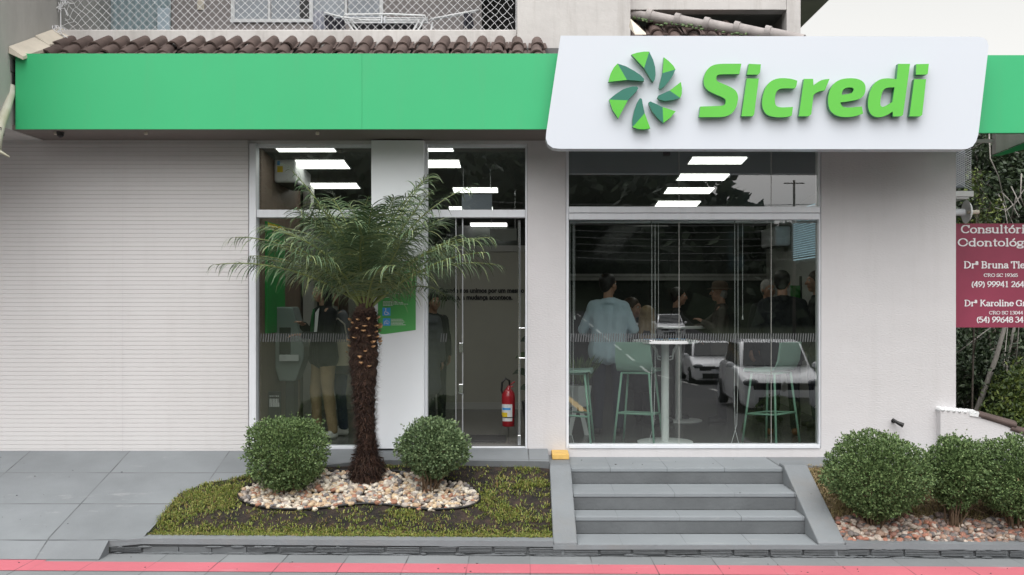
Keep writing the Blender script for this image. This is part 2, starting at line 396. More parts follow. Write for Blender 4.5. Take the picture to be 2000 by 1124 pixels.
def ground_paint(name, c, jx, jy, ox, oy, strength, w=.006, patch=.10, pits=True):
    "painted paving: grey paint, tile joints on a real grid, worn streaks and dirt"
    m = mat(name, c, .75, var=patch, vs=1.1, bump=.25, bs=70)
    n = m.node_tree.nodes; L = m.node_tree.links; b = n['Principled BSDF']
    tc = n.new('ShaderNodeTexCoord'); sp = n.new('ShaderNodeSeparateXYZ'); L.new(tc.outputs['Object'], sp.inputs[0])
    fin = None
    for ax, stp, off in (('X', jx, ox), ('Y', jy, oy)):
        if not stp: continue
        nz = n.new('ShaderNodeTexNoise'); nz.inputs['Scale'].default_value = 3; L.new(tc.outputs['Object'], nz.inputs['Vector'])
        nm = n.new('ShaderNodeMath'); nm.operation = 'MULTIPLY_ADD'; nm.inputs[1].default_value = .012; nm.inputs[2].default_value = -off - .006
        L.new(nz.outputs[0], nm.inputs[0])
        a = n.new('ShaderNodeMath'); a.operation = 'ADD'; L.new(sp.outputs[ax], a.inputs[0]); L.new(nm.outputs[0], a.inputs[1])
        pp = n.new('ShaderNodeMath'); pp.operation = 'PINGPONG'; pp.inputs[1].default_value = stp / 2; L.new(a.outputs[0], pp.inputs[0])
        mr = n.new('ShaderNodeMapRange'); mr.inputs[1].default_value = w * .4; mr.inputs[2].default_value = w; mr.inputs[3].default_value = 1; mr.inputs[4].default_value = 0
        L.new(pp.outputs[0], mr.inputs[0])
        if fin is None: fin = mr.outputs[0]
        else:
            mx = n.new('ShaderNodeMath'); mx.operation = 'MAXIMUM'; L.new(fin, mx.inputs[0]); L.new(mr.outputs[0], mx.inputs[1]); fin = mx.outputs[0]
    n3 = n.new('ShaderNodeTexNoise'); n3.inputs['Scale'].default_value = 2.2; n3.inputs['Detail'].default_value = 5; L.new(tc.outputs['Object'], n3.inputs['Vector'])
    m3 = n.new('ShaderNodeMapRange'); m3.inputs[1].default_value = .38; m3.inputs[2].default_value = .62; m3.inputs[3].default_value = strength * .15; m3.inputs[4].default_value = strength
    L.new(n3.outputs[0], m3.inputs[0])
    ml = n.new('ShaderNodeMath'); ml.operation = 'MULTIPLY'; L.new(fin, ml.inputs[0]); L.new(m3.outputs[0], ml.inputs[1])
    src = b.inputs['Base Color'].links[0].from_socket
    mix = n.new('ShaderNodeMix'); mix.data_type = 'RGBA'; mix.inputs[7].default_value = (.03, .03, .032, 1)
    L.new(ml.outputs[0], mix.inputs[0]); L.new(src, mix.inputs[6])
    # slabs differ a little in tone
    if jx and jy:
        cm = n.new('ShaderNodeCombineXYZ')
        for ax, stp, off in (('X', jx, ox), ('Y', jy, oy)):
            q = n.new('ShaderNodeMath'); q.operation = 'MULTIPLY_ADD'; q.inputs[1].default_value = 1 / stp; q.inputs[2].default_value = -off / stp + 40; L.new(sp.outputs[ax], q.inputs[0])
            fl = n.new('ShaderNodeMath'); fl.operation = 'FLOOR'; L.new(q.outputs[0], fl.inputs[0]); L.new(fl.outputs[0], cm.inputs[ax])
        wn = n.new('ShaderNodeTexWhiteNoise'); wn.noise_dimensions = '3D'; L.new(cm.outputs[0], wn.inputs['Vector'])
        wr = n.new('ShaderNodeMapRange'); wr.inputs[3].default_value = .93; wr.inputs[4].default_value = 1.06; L.new(wn.outputs['Value'], wr.inputs[0])
        vs_ = n.new('ShaderNodeVectorMath'); vs_.operation = 'SCALE'; L.new(mix.outputs[2], vs_.inputs[0]); L.new(wr.outputs[0], vs_.inputs['Scale']); toned = vs_.outputs[0]
    else: toned = mix.outputs[2]
    # pale worn scuffs
    n4 = n.new('ShaderNodeTexNoise'); n4.inputs['Scale'].default_value = 5.5; n4.inputs['Detail'].default_value = 8; n4.inputs['Roughness'].default_value = .7
    mp = n.new('ShaderNodeMapping'); mp.inputs['Scale'].default_value = (.35, 1.2, 1); L.new(tc.outputs['Object'], mp.inputs[0]); L.new(mp.outputs[0], n4.inputs['Vector'])
    m4 = n.new('ShaderNodeMapRange'); m4.inputs[1].default_value = .60; m4.inputs[2].default_value = .74; m4.inputs[3].default_value = 0; m4.inputs[4].default_value = .38
    L.new(n4.outputs[0], m4.inputs[0])
    mix2 = n.new('ShaderNodeMix'); mix2.data_type = 'RGBA'; mix2.inputs[7].default_value = (.42, .42, .42, 1)
    L.new(m4.outputs[0], mix2.inputs[0]); L.new(toned, mix2.inputs[6]); L.new(mix2.outputs[2], b.inputs['Base Color'])
    return m
def streaks(m, amount, sc=(2.2, 2.2, .22), scale=3.0):
    "faint rain streaks and dust patches, part of the painted surface"
    n = m.node_tree.nodes; L = m.node_tree.links; b = n['Principled BSDF']
    tc = n.new('ShaderNodeTexCoord'); mp = n.new('ShaderNodeMapping'); mp.inputs['Scale'].default_value = sc; L.new(tc.outputs['Object'], mp.inputs[0])
    t = n.new('ShaderNodeTexNoise'); t.inputs['Scale'].default_value = scale; t.inputs['Detail'].default_value = 9; t.inputs['Roughness'].default_value = .68; L.new(mp.outputs[0], t.inputs['Vector'])
    mr = n.new('ShaderNodeMapRange'); mr.inputs[1].default_value = .50; mr.inputs[2].default_value = .74; mr.inputs[3].default_value = 0; mr.inputs[4].default_value = amount
    L.new(t.outputs[0], mr.inputs[0]); src = b.inputs['Base Color'].links[0].from_socket
    mx = n.new('ShaderNodeMix'); mx.data_type = 'RGBA'; mx.inputs[7].default_value = (.22, .19, .16, 1); L.new(mr.outputs[0], mx.inputs[0]); L.new(src, mx.inputs[6]); L.new(mx.outputs[2], b.inputs['Base Color'])
streaks(m_wall, .08); streaks(m_siding, .06); streaks(m_green, .06); streaks(m_upwall, .35); streaks(m_alu2, .15);
m_ramp = ground_paint('grey_painted_driveway', (.19, .205, .217), .97, .62, .06, .1, .8, w=.009, patch=.15)
m_walk = ground_paint('grey_painted_pavers', (.20, .212, .22), .485, .50, .06, -2.045, .85, w=.007)
m_step = mat('grey_painted_concrete', (.19, .205, .217), .75, var=.09, vs=2.5, bump=.3, bs=60)
m_stepd = mat('grey_paint_shaded', (.125, .134, .141), .75, c2=(.095, .102, .108), vs=3.0, bump=.4, bs=40)  # step paint darkened by the shade that upright faces take
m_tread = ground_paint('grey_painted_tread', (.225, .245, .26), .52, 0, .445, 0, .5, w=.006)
m_redp = ground_paint('red_painted_pavers', (.52, .13, .165), .485, 0, .06, 0, .8, w=.006, patch=.07)
streaks(m_step, .3, (1, 1, 1), 2.0)
# ---------------------------------------------------------------- GROUND
def z_side(x): return -.630 - .0058 * x                       # pavement falls gently to the right
def terr(x, y):                                               # land beyond the pavement, road side and hills opposite
    if y > -3.3: return -1.05 - (.06 * max(0, y - 1) if y > 1 else 0)
    d = -3.3 - y
    z = -.80 - .030 * min(d, 32)
    if d > 32: z += .055 * (min(d, 75) - 32)
    if d > 75: z += (d - 75) * .30 * smooth(17, 0, x) + (d - 75) * .02
    return z
xs = [-400, -250, -160, -110, -80, -60, -45, -35, -27, -20, -15, -11, -8, -5, -2, 1, 4, 7, 10, 14, 19, 25, 32, 40, 50, 65, 85, 120, 170, 260, 400]
ys = [-400, -300, -220, -170, -140, -120, -105, -92, -83, -78, -70, -60, -50, -42, -35, -28, -22, -17, -13, -10, -7, -5, -3.31, -3.29, -1, 1, 4, 8, 14, 25, 50, 100, 200, 400]
mb = MB()
for y in ys:
    for x in xs: mb.v.append((x, y, terr(x, y)))
nx = len(xs)
for j in range(len(ys) - 1):
    for i in range(nx - 1):
        mb.f.append((j * nx + i, j * nx + i + 1, (j + 1) * nx + i + 1, (j + 1) * nx + i)); mb.m.append(0)
struct(mb.build('terrain', m_hill, smooth=True))
# road running away opposite the building, and along the pavement
mb = MB()
def road_strip(c0, c1, w0, w1, steps, lift, flip=False):
    for i in range(steps):
        t0, t1 = i / steps, (i + 1) / steps
        a = (c0[0] + (c1[0] - c0[0]) * t0, c0[1] + (c1[1] - c0[1]) * t0); b = (c0[0] + (c1[0] - c0[0]) * t1, c0[1] + (c1[1] - c0[1]) * t1)
        p = [(a[0] + w0, a[1]), (a[0] + w1, a[1]), (b[0] + w1, b[1]), (b[0] + w0, b[1])]
        mb.quad(*[(q[0], q[1], terr(*q) + lift) for q in (p if not flip else p[::-1])])
road_strip((4, -10.0), (2, -82), -3.2, 9, 60, .03, True)
mb.quad((-60, -10, terr(0, -10) + .03), (60, -10, terr(0, -10) + .03), (60, -3.3, terr(0, -3.31) + .03), (-60, -3.3, terr(0, -3.31) + .03))
struct(mb.build('road', m_asph))
mb = MB()
road_strip((4.2, -13), (2.2, -80), -2.9, -2.72, 60, .036, True)
struct(mb.build('yellow_kerb_line', m_yel))
mb = MB()
for k in range(12):
    y0 = -14 - k * 5.2
    road_strip((6.2 - .027 * (-y0 - 13), y0), (6.2 - .027 * (-y0 - 10), y0 - 3), -.07, .07, 3, .036, True)
struct(mb.build('road_lane_marking', m_line))
mb = MB(); mb.v = []
for x in (-30, 30):
    for y, dz in ((-3.3, -.16), (-3.3, 0), (-1.70, 0)): mb.v.append((x, y, z_side(x) + dz))
mb.f = [(0, 3, 4, 1), (1, 4, 5, 2)]; mb.m = [0, 0]
struct(mb.build('pavement', m_walk))
# red guide strip (painted row of pavers) with its turn at the left
mb = MB()
def flat(x0, x1, y0, y1, dz, y0b=None, y1b=None):
    y0b = y0 if y0b is None else y0b; y1b = y1 if y1b is None else y1b
    mb.quad((x0, y0, z_side(x0) + dz), (x1, y0b, z_side(x1) + dz), (x1, y1b, z_side(x1) + dz), (x0, y1, z_side(x0) + dz))
flat(-3.72, 30, -2.30, -2.03, .004)
flat(-30, -3.722, -2.30, -1.985, .004)
struct(mb.build('red_guide_strip', m_redp))

def ramp(x, y):
    zs = z_side(x)
    if y > -1.75: return -.03 + .265 * y
    a = -.03 - .265 * 1.75
    return a + (zs + .004 - a) * min(1, (-1.75 - y) / .22)
def walk(x, y): return -.018 + .05 * y
def ground(x, y):
    t = smooth(-2.75, -1.15, x)
    return ramp(x, y) * (1 - t) + walk(x, max(y, -1.2)) * t
def wtop(x): return -.487 - .0068 * (x + 3.06)
def plane(x, y): return -.105 + .3786 * (y + .6)
def soil(x, y):
    t = smooth(-3.1, -1.0, x)
    s = (ramp(x, max(y, -1.74)) + .012) * (1 - t) + plane(x, y) * t
    u = smooth(-1.40, -1.62, y)
    return s * (1 - u) + (wtop(x) - .006) * u
lf = [(286, 1049), (312, 1012), (352, 962), (390, 948), (430, 939), (480, 928), (540, 919), (600, 914), (680, 910), (760, 908), (900, 909), (1000, 912), (1068, 915), (1077, 1052)]
pl = [hit(px, py, soil) for px, py in lf]
pl[-1] = (.248, -1.64); pl[-2] = (.248, pl[-2][1]); pl[0] = (pl[0][0], -1.64)
WALLX0 = -3.32
gp = [(-9, -1.97), (WALLX0, -1.97), (WALLX0, -1.772), (-3.06, -1.772), (-3.06, -1.64), (pl[0][0], -1.64)] + pl[1:-1] + [(.248, -.05), (.248, .1), (-9, .1)]
struct(sheet('driveway', gp, [], ground, .16, m_ramp))
mb = MB()                                    # upstand between walkway and bed
for a, b in zip(pl[1:-2], pl[2:-1]):
    mb.quad((a[0], a[1], soil(*a) - .05), (b[0], b[1], soil(*b) - .05), (b[0], b[1], ground(*b)), (a[0], a[1], ground(*a)))
struct(mb.build('walkway_edge', m_stepd))
struct(sheet('planting_bed', pl, [], lambda x, y: soil(x, y) + .012 * noise.noise((x * 7, y * 7, 0)) - .004, .06, m_soil, jit=.02))
# steps, landing and cheeks
LX0, LX1 = .445, 2.38
mb = MB()
zz = [-.10, -.245, -.392, -.537]; yy = [-.65, -1.10, -1.38, -1.75]
mb.cur = 0
edges = [.1] + yy
st = thing('entrance_steps', 'grey painted concrete flight of steps leading up to the window', 'steps', loc=(1.4, -1.2, -.6))
mbT = MB()
for i in range(4):
    z, y1, y0 = zz[i], edges[i], yy[i]
    x1 = LX1 if i else 9.0
    mbT.box(LX0, LX1, y0, y1 + (0 if i == 0 else 0), z - .04, z)
    mbT.box(LX0, LX1, y0 + .012, y1 if i == 0 else y1 + .0, (zz[i + 1] if i < 3 else -.66), z - .04)
mbT.build('tread', m_tread, st, bevel=.008)
# risers: scuffed face sheets just proud under each nosing, shade put into their darker grey
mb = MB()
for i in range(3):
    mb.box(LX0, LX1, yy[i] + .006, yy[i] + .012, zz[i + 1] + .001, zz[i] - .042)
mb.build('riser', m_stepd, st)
def cheek(x0, x1, xa=0):
    m_ = MB(); pr = [(-.50, -.075), (-.66, -.075), (-1.76, -.520), (-1.76, -.66), (-.50, -.66)]
    b = len(m_.v)
    for x in (x0, x1):
        m_.v += [(x, y, z) for y, z in pr]
    k = len(pr)
    m_.f = [tuple(range(k)), tuple(range(2 * k - 1, k - 1, -1))] + [(i, k + i, k + (i + 1) % k, (i + 1) % k) for i in range(k)]
    m_.f = [f[::-1] for f in m_.f]; m_.m = [0] * len(m_.f)
    return m_
cheek(.25, .443).build('side_wall', m_step, st, bevel=.01)
cheek(2.382, 2.60).build('side_wall', m_step, st, bevel=.01)
# landing extension to the right under the facade
mb = MB(); mb.box(LX1 + .002, 9, -.53, .1, -.5, -.101); struct(mb.build('landing', m_step))
mb = MB(); mb.box(.25, .443, -.49, .1, -.5, -.082); struct(mb.build('landing_end', m_step))
tb = MB(); tb.box(.283, .445, -.30, -.005, -.08, -.028); tag(tb.build('step_edge', m_yel, bevel=.008), 'yellow painted concrete block marking the step edge by the window', 'step edge')

# low brick retaining wall
bw = thing('low_brick_wall', 'low grey painted retaining wall of hollow bricks along the pavement', 'retaining wall', loc=(0, -1.75, -.6))
def wtop(x): return -.487 - .0068 * (x + 3.06)
mb = MB(); X1 = 9.0
xs_ = [-3.06, LX0 - .2, LX0, LX1, 2.6, X1]
segs = [(-3.06, .25), (2.60, X1)]
for a, b in segs:
    n_ = 10
    for i in range(n_):
        x0, x1 = a + (b - a) * i / n_, a + (b - a) * (i + 1) / n_
        p = [(x0, -1.77, wtop(x0)), (x1, -1.77, wtop(x1)), (x1, -1.63, wtop(x1)), (x0, -1.63, wtop(x0))]
        q = [(v[0], v[1], v[2] - .045) for v in p]
        mb.quad(*p); mb.quad(q[0], q[1], p[1], p[0]); mb.quad(q[1], q[0], q[3], q[2])
        if i == 0: mb.quad(q[3], q[0], p[0], p[3])
        if i == n_ - 1: mb.quad(q[1], q[2], p[2], p[1])
        mb.quad((q[3][0], -1.63, -.7), (q[2][0], -1.63, -.7), (q[2][0], -1.63, p[2][2]), (q[3][0], -1.63, p[3][2])) if False else None
mb.box(LX0 - .195, LX1 + .22, -1.775, -1.752, -.575, -.540)
# sloping left end
zl = -.03 - .265 * 1.75 - .012
mb.v += [(WALLX0, -1.77, zl), (-3.06, -1.77, wtop(-3.06)), (-3.06, -1.63, wtop(-3.06)), (WALLX0, -1.70, zl), (WALLX0, -1.77, zl - .05), (-3.06, -1.77, wtop(-3.06) - .045)]
b = len(mb.v) - 6; mb.f += [(b, b + 1, b + 2, b + 3), (b + 4, b + 5, b + 1, b)]; mb.m += [0, 0]
mb.quad((WALLX0, -1.772, zl + .01), (WALLX0, -1.772, -.66), (WALLX0, -1.975, -.66), (WALLX0, -1.975, z_side(WALLX0) + .004))
mb.build('coping', m_step, bw)
mb = MB()
mb.prism([[(WALLX0, -.8), (X1, -.8), (X1, wtop(X1) - .047), (-3.06, wtop(-3.06) - .047), (WALLX0, zl - .047)]], -1.746, -1.70)
random.seed(3)
def face_h(x): return min(wtop(x) - .046, zl - .046)
x = WALLX0
while x < X1:
    L_ = .276 * random.uniform(.93, 1.04); zt = face_h(x) - random.uniform(.0, .012); zb = z_side(x) + random.uniform(.012, .026)
    if zt - zb > .035:
        jy = random.uniform(0, .006); nrib = 4; hh = (zt - zb) / nrib
        for k in range(nrib):
            mb.obox(Matrix.Translation((x + L_ / 2, -1.768 - jy + .017, zb + hh * (k + .5))) @ Matrix.Rotation(random.uniform(-.01, .01), 4, 'Y'), L_ - random.uniform(.010, .02), .034, hh - .0045)
    else: mb.box(x, x + L_, -1.76, -1.73, z_side(x), max(zt, z_side(x) + .02))
    x += L_ + .006
# rough mortar lumps at the foot and between courses
for k in range(220):
    x = random.uniform(WALLX0, X1); w = random.uniform(.02, .12)
    zc = z_side(x) + random.choice([.004, .008, .012]) if random.random() < .75 else face_h(x) - .004
    mb.ball((x, -1.757, zc), (w, .018, random.uniform(.006, .014)), 8, 5)
mb.build('brick_face', m_stepd, bw, bevel=.003, seg=1)

# right-hand bed
def plane_r(x, y): return -.125 + .385 * (y + .55)
rp = [(2.602, -1.64), (9, -1.64), (9, -.502), (2.602, -.502)]
struct(sheet('dry_planting_bed', rp, [], lambda x, y: plane_r(x, y) + .01 * noise.noise((x * 7, y * 7, 3)), .08, m_drysoil, jit=.02))

# pebble bed, edging, stones
pb = [(461, 975), (472, 957), (520, 938), (600, 926), (690, 921), (760, 921), (830, 932), (900, 945), (932, 962), (940, 976), (930, 988), (900, 996), (840, 999), (790, 993), (740, 987), (700, 987), (650, 993), (600, 998), (540, 998), (490, 990)]
pbw = chaikin([hit(px, py, soil) for px, py in pb], 2)
tb = MB()
tb.tube([(x, y, soil(x, y) + .012) for x, y in pbw + [pbw[0]]], .008, 6, flat=1.8)
tag(tb.build('garden_edging', m_black, smooth=True), 'thin black plastic edging round the pale pebbles under the palm', 'edging')
def pebbles(name, poly, f, n, rmin, rmax, m, zb=0.0):
    bm = bmesh.new(); bmesh.ops.create_icosphere(bm, subdivisions=2, radius=1)
    base = [v.co.copy() for v in bm.verts]; fc = [[v.index for v in fa.verts] for fa in bm.faces]; bm.free()
    xs = [p[0] for p in poly]; ys = [p[1] for p in poly]; mb = MB(); k = 0
    while k < n:
        x, y = random.uniform(min(xs), max(xs)), random.uniform(min(ys), max(ys))
        if not inside((x, y), poly): continue
        r = random.uniform(rmin, rmax); s = (r * random.uniform(.8, 1.35), r * random.uniform(.8, 1.2), r * random.uniform(.5, .85))
        E = Matrix.Rotation(random.uniform(0, 6.3), 3, 'Z') @ Matrix.Rotation(random.gauss(0, .35), 3, 'X') @ Matrix.Rotation(random.gauss(0, .35), 3, 'Y')
        o = random.uniform(0, 50); b = len(mb.v); z = f(x, y) + s[2] * random.uniform(.1, .9) + zb + random.choice((0, 0, rmin * .9))
        for c in base:
            q = c * (1 + .22 * noise.noise((c.x * 1.3 + o, c.y * 1.3, c.z * 1.3)))
            q = E @ Vector((q.x * s[0], q.y * s[1], q.z * s[2])); mb.v.append((x + q.x, y + q.y, z + q.z))
        mb.f += [tuple(b + i for i in fa) for fa in fc]; mb.m += [0] * len(fc); k += 1
    o = mb.build(name, m, smooth=True); o['kind'] = 'stuff'; return o
random.seed(11)
def inset(poly, d):
    cx = sum(p[0] for p in poly) / len(poly); cy = sum(p[1] for p in poly) / len(poly)
    return [(cx + (p[0] - cx) * (1 - d), cy + (p[1] - cy) * (1 - d * 1.6)) for p in poly]
o = pebbles('pebbles', inset(pbw, .02), soil, 2000, .015, .029, m_peb); o['label'] = 'pale river pebbles under the palm'; del o['label']
rpeb = [hit(px, py, plane_r) for px, py in ((1634, 1062), (1622, 1018), (1680, 1010), (1760, 1016), (1840, 1012), (1900, 1020), (2080, 1020), (2120, 1064))]
pebbles('red_pebbles', rpeb, plane_r, 1200, .017, .032, m_peb2)

def grass(name, poly, f, n, hmin, hmax, m, dens, holes=()):
    xs = [p[0] for p in poly]; ys = [p[1] for p in poly]; mb = MB(); k = 0; tries = 0
    while k < n and tries < n * 12:
        tries += 1
        x, y = random.uniform(min(xs), max(xs)), random.uniform(min(ys), max(ys))
        if not inside((x, y), poly) or any(inside((x, y), h) for h in holes): continue
        if random.random() > dens(x, y): continue
        z = f(x, y)
        for _ in range(random.randint(2, 5)):
            a = random.uniform(0, 6.28); L_ = random.uniform(hmin, hmax); w = random.uniform(.0022, .0042); ln = random.uniform(.5, 1.8)
            dx, dy = math.cos(a), math.sin(a); px_, py_ = -dy * w, dx * w
            bx, by = x + random.gauss(0, .012), y + random.gauss(0, .012)
            p1 = (bx + dx * L_ * .4 * ln, by + dy * L_ * .4 * ln, z + L_ * .6); p2 = (bx + dx * L_ * ln, by + dy * L_ * ln, z + L_ * (1.05 - .55 * min(ln, 1.2)))
            b = len(mb.v)
            mb.v += [(bx - px_, by - py_, z - .004), (bx + px_, by + py_, z - .004), (p1[0] + px_ * .8, p1[1] + py_ * .8, p1[2]), (p1[0] - px_ * .8, p1[1] - py_ * .8, p1[2]), p2]
            mb.f += [(b, b + 1, b + 2, b + 3), (b + 3, b + 2, b + 4)]; mb.m += [0, 0]
        k += 1
    o = mb.build(name, m); o['kind'] = 'stuff'; return o
def dens_l(x, y):
    front = smooth(-1.42, -1.60, y); left = smooth(.5, .0, (x + 3.05) - (y + 1.64) * .75); right = smooth(-.55, -.02, x)
    nz = noise.noise((x * 2.1, y * 3.2, 5)) + .5 * noise.noise((x * 6, y * 7, 1))
    base = .06 + .55 * smooth(.05, .5, nz)
    return min(1, max(base, front * .95, left * (.16 + .84 * smooth(-.3, .3, nz)), right * (.10 + .8 * smooth(-.2, .35, nz))))
grass('lawn_grass', pl, soil, 6200, .012, .036, m_grass, dens_l, [pbw])
grass('dry_grass', [(2.6, -1.63), (6.5, -1.63), (6.5, -.51), (2.6, -.51)], plane_r, 6000, .02, .05, m_dry, lambda x, y: .25 + .75 * smooth(-1.42, -1.2, y))

random.seed(19); mb = MB()          # grit and tiny dry leaf crumbs lying on the paving
for k in range(260):
    x = random.uniform(-6, 5.5); y = random.choice([random.uniform(-1.74, -.05), random.uniform(-3.0, -1.8)])
    if y > -1.8 and not (x < -3.4 or (.45 < x < 2.38 and y > -.62)): continue
    z = (z_side(x) + .004 if y < -1.98 else ground(x, y)) if x < .3 or y < -1.98 else -.1
    r = random.uniform(.002, .007); mb.ball((x, y, z + r * .4), (r * random.uniform(.7, 1.8), r, r * .5), 6, 4)
mb.build('paving_grit', m_dark)['kind'] = 'stuff'

# ---------------------------------------------------------------- THE BUILDING
def fx(px): return (px - HX) / 200.0
def fz(py): return ZC + (HY - py) / 200.0
B = thing('bank_building', 'off-white two storey building with ground floor shopfront and brown tiled eave', 'building')
XL, XR = fx(487), fx(1030); WX0, WX1 = fx(1105), fx(1604)
ZT, ZB = fz(281), -.03; WZB = fz(876)
mb = MB()
mb.prism([[(-9, -.4), (4.235, -.4), (4.235, 3.70), (-9, 3.70)], [(XL, ZB), (XR, ZB), (XR, ZT), (XL, ZT)], [(WX0, WZB), (WX1, WZB), (WX1, ZT), (WX0, ZT)]], 0, .20)
mb.build('wall', m_wall, B)
# ribbed siding over the left part
mb = MB(); z0, z1 = -.06, fz(275); pitch = .0420; n = int((z1 - z0) / pitch)
for xa, xb in ((-9, fx(0) - .3), (fx(0) - .298, fx(241)), (fx(241) + .002, XL - .005)):
    prof = []
    for k in range(n):
        z = z0 + k * pitch; prof += [(-.0195, z), (-.022, z + .0025), (-.022, z + pitch - .0045), (-.0175, z + pitch - .0035)]
    prof.append((-.016, z1))
    b = len(mb.v)
    for y, z in prof: mb.v += [(xa, y, z), (xb, y, z)]
    for i in range(len(prof) - 1): mb.f.append((b + 2 * i, b + 2 * i + 1, b + 2 * i + 3, b + 2 * i + 2)); mb.m.append(0)
mb.build('ribbed_siding', m_siding, B)
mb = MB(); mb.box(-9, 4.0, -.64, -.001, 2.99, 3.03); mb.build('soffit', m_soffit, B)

# --- shop windows ---
def frame_box(m, x0, x1, z0, z1, y0=.03, y1=.11): m.box(x0, x1, y0, y1, z0, z1)
def panes(parent, x0, x1, z0, z1, y, name='pane', mt=None):
    m_ = MB(); m_.quad((x0, y, z0), (x1, y, z0), (x1, y, z1), (x0, y, z1)); return m_.build(name, mt or m_glass, parent)
def band(parent, x0, x1, y):
    m_ = MB(); x = x0 + .01
    while x < x1 - .03:
        m_.quad((x, y, 1.022), (x + .010, y, 1.022), (x + .018, y, 1.105), (x + .008, y, 1.105)); x += .0245
    m_.build('safety_stripe', m_band, parent)
TZ0, TZ1 = fz(425), fz(410)
# left opening: window, door
mb = MB()
frame_box(mb, XL + .002, fx(501), ZB, ZT, -.02, .10)
frame_box(mb, fx(501) + .001, fx(726), ZT - .03, ZT - .001); frame_box(mb, fx(501) + .001, fx(726), TZ0, TZ1, .0, .11)
frame_box(mb, fx(501) + .001, fx(726), ZB, fz(872), .0, .11)
lw = mb.build('left_display_window', m_alu2, B, bevel=.004)
lw.name = 'display_window'
panes(lw, fx(501), fx(726), TZ1, ZT - .03, .06); panes(lw, fx(501), fx(726), fz(872), TZ0, .06)
band(lw, fx(503), fx(725), .056)
mb = MB()
frame_box(mb, fx(828), fx(835), ZB, ZT, .005, .10); frame_box(mb, fx(1026), XR - .002, ZB, ZT, .01, .10)
frame_box(mb, fx(835) + .001, fx(1026) - .001, ZT - .03, ZT - .001); frame_box(mb, fx(835) + .001, fx(1026) - .001, TZ0, TZ1, .0, .11)
frame_box(mb, fx(835) + .001, fx(1026) - .001, ZB, -.005, .03, .08)
dr = mb.build('entrance_door', m_alu2, B, bevel=.004)
panes(dr, fx(835), fx(1026), TZ1, ZT - .03, .06)
panes(dr, fx(835), fx(892), .005, TZ0, .06); band(dr, fx(857), fx(876), .056)
mb = MB(); mb.box(fx(902), fx(904), .055, .065, .005, TZ0); mb.box(fx(889), fx(890.5), .05, .07, .005, TZ0); mb.build('glass_edge', m_alu, dr)
for z in (fz(690), fz(771)):
    mb = MB(); mb.box(fx(895), fx(904), .04, .085, z, z + .10); mb.build('patch_fitting', m_steel, dr, bevel=.006)
mb = MB(); mb.box(-.035, -.025, .12, .92, .02, TZ0 - .02); lf_ = mb.build('open_leaf', m_glass2, dr)
mb = MB()
mb.box(-.042, -.018, .10, .125, .0, TZ0 - .02); mb.box(-.046, -.014, .095, .16, 0, .10)
mb.build('leaf_rail', m_steel, lf_, bevel=.004)
mb = MB(); mb.tube([(.035, .09, fz(735)), (.035, .09, fz(615))], .011, 10); mb.tube([(-.03, .1, fz(642)), (.035, .09, fz(642))], .008, 8); mb.tube([(-.03, .1, fz(701)), (.035, .09, fz(701))], .008, 8)
mb.build('handle', m_steel, lf_, smooth=True, angle=40)
mb = MB(); mb.box(fx(727), fx(827), .02, .09, ZB, ZT - .001); mb.build('infill_panel', m_alu2, B)
# right window
mb = MB()
frame_box(mb, WX0 + .002, fx(1111), WZB, ZT, .012, .10); frame_box(mb, fx(1601), WX1 - .002, WZB, ZT, .012, .10)
frame_box(mb, fx(1111) + .001, fx(1601) - .001, fz(416), fz(404), -.012, .11); frame_box(mb, fx(1111) + .001, fx(1601) - .001, fz(429), fz(417), .0, .11)
frame_box(mb, fx(1111) + .001, fx(1601) - .001, WZB, fz(869), -.012, .11)
rw = mb.build('display_window', m_alu2, B, bevel=.004)
gx = [fx(1110), fx(1328), fx(1509), fx(1602)]
for i in range(3):
    a, b = gx[i] + (.002 if i else 0), gx[i + 1] - (.002 if i < 2 else 0)
    panes(rw, a, b, fz(404), ZT, .06); panes(rw, a, b, fz(869), fz(429), .06)
mb = MB()
for x in gx[1:3]: mb.box(x - .002, x + .002, .054, .066, fz(404), ZT); mb.box(x - .002, x + .002, .054, .066, fz(869), fz(429))
mb.build('glass_joint', m_band2, rw)
band(rw, fx(1112), fx(1601), .052)

# --- tiled eave ---
def tiles(x0, x1, ya, za, yb, zb, rows, pitch, mt, name, parent, shift=0.0):
    mb = MB(); sl_ = Vector((0, yb - ya, zb - za)); Ln = sl_.length; u = sl_ / Ln; nrm = Vector((0, -u.z, u.y))
    rl = Ln / rows; nc = int((x1 - x0) / pitch); prof = []
    for k in range(9):
        a = math.pi * k / 8; prof.append((-.062 * math.cos(a), .062 * math.sin(a) ** .9 if 0 < k < 8 else .0))
    prof = [(-pitch / 2, .004)] + prof + [(pitch / 2, .004)]
    for r in range(rows):
        for c in range(nc):
            cx = x0 + (c + .5) * pitch + random.gauss(0, .004) + shift * r; tw = random.gauss(0, .03); lift = random.uniform(0, .012)
            b = len(mb.v)
            for i, (s, up) in enumerate(((-.035 if r else -.0, .022 + lift), (rl + .03, .0))):
                o = Vector((0, ya, za)) + u * (r * rl + s) + nrm * up
                wd = 1.0 if i == 0 else .86
                for p in prof: mb.v.append((cx + p[0] * wd + tw * s, o.y + nrm.y * p[1], o.z + nrm.z * p[1]))
                for p in prof: mb.v.append((cx + p[0] * wd * .80 + tw * s, o.y + nrm.y * (p[1] - .016), o.z + nrm.z * (p[1] - .016)))
            n_ = len(prof)
            for j in range(n_ - 1):
                A = b + j; C = b + 2 * n_ + j
                mb.f += [(A, A + 1, C + 1, C), (A + n_, A + n_ + 1, A + 1, A)]; mb.m += [0, 0]
    return mb.build(name, mt, parent, smooth=True, angle=50)
random.seed(5)
tiles(-4.60, .42, -.555, 3.585, .20, 4.00, 3, .186, m_tile, 'eave_tiles', B)
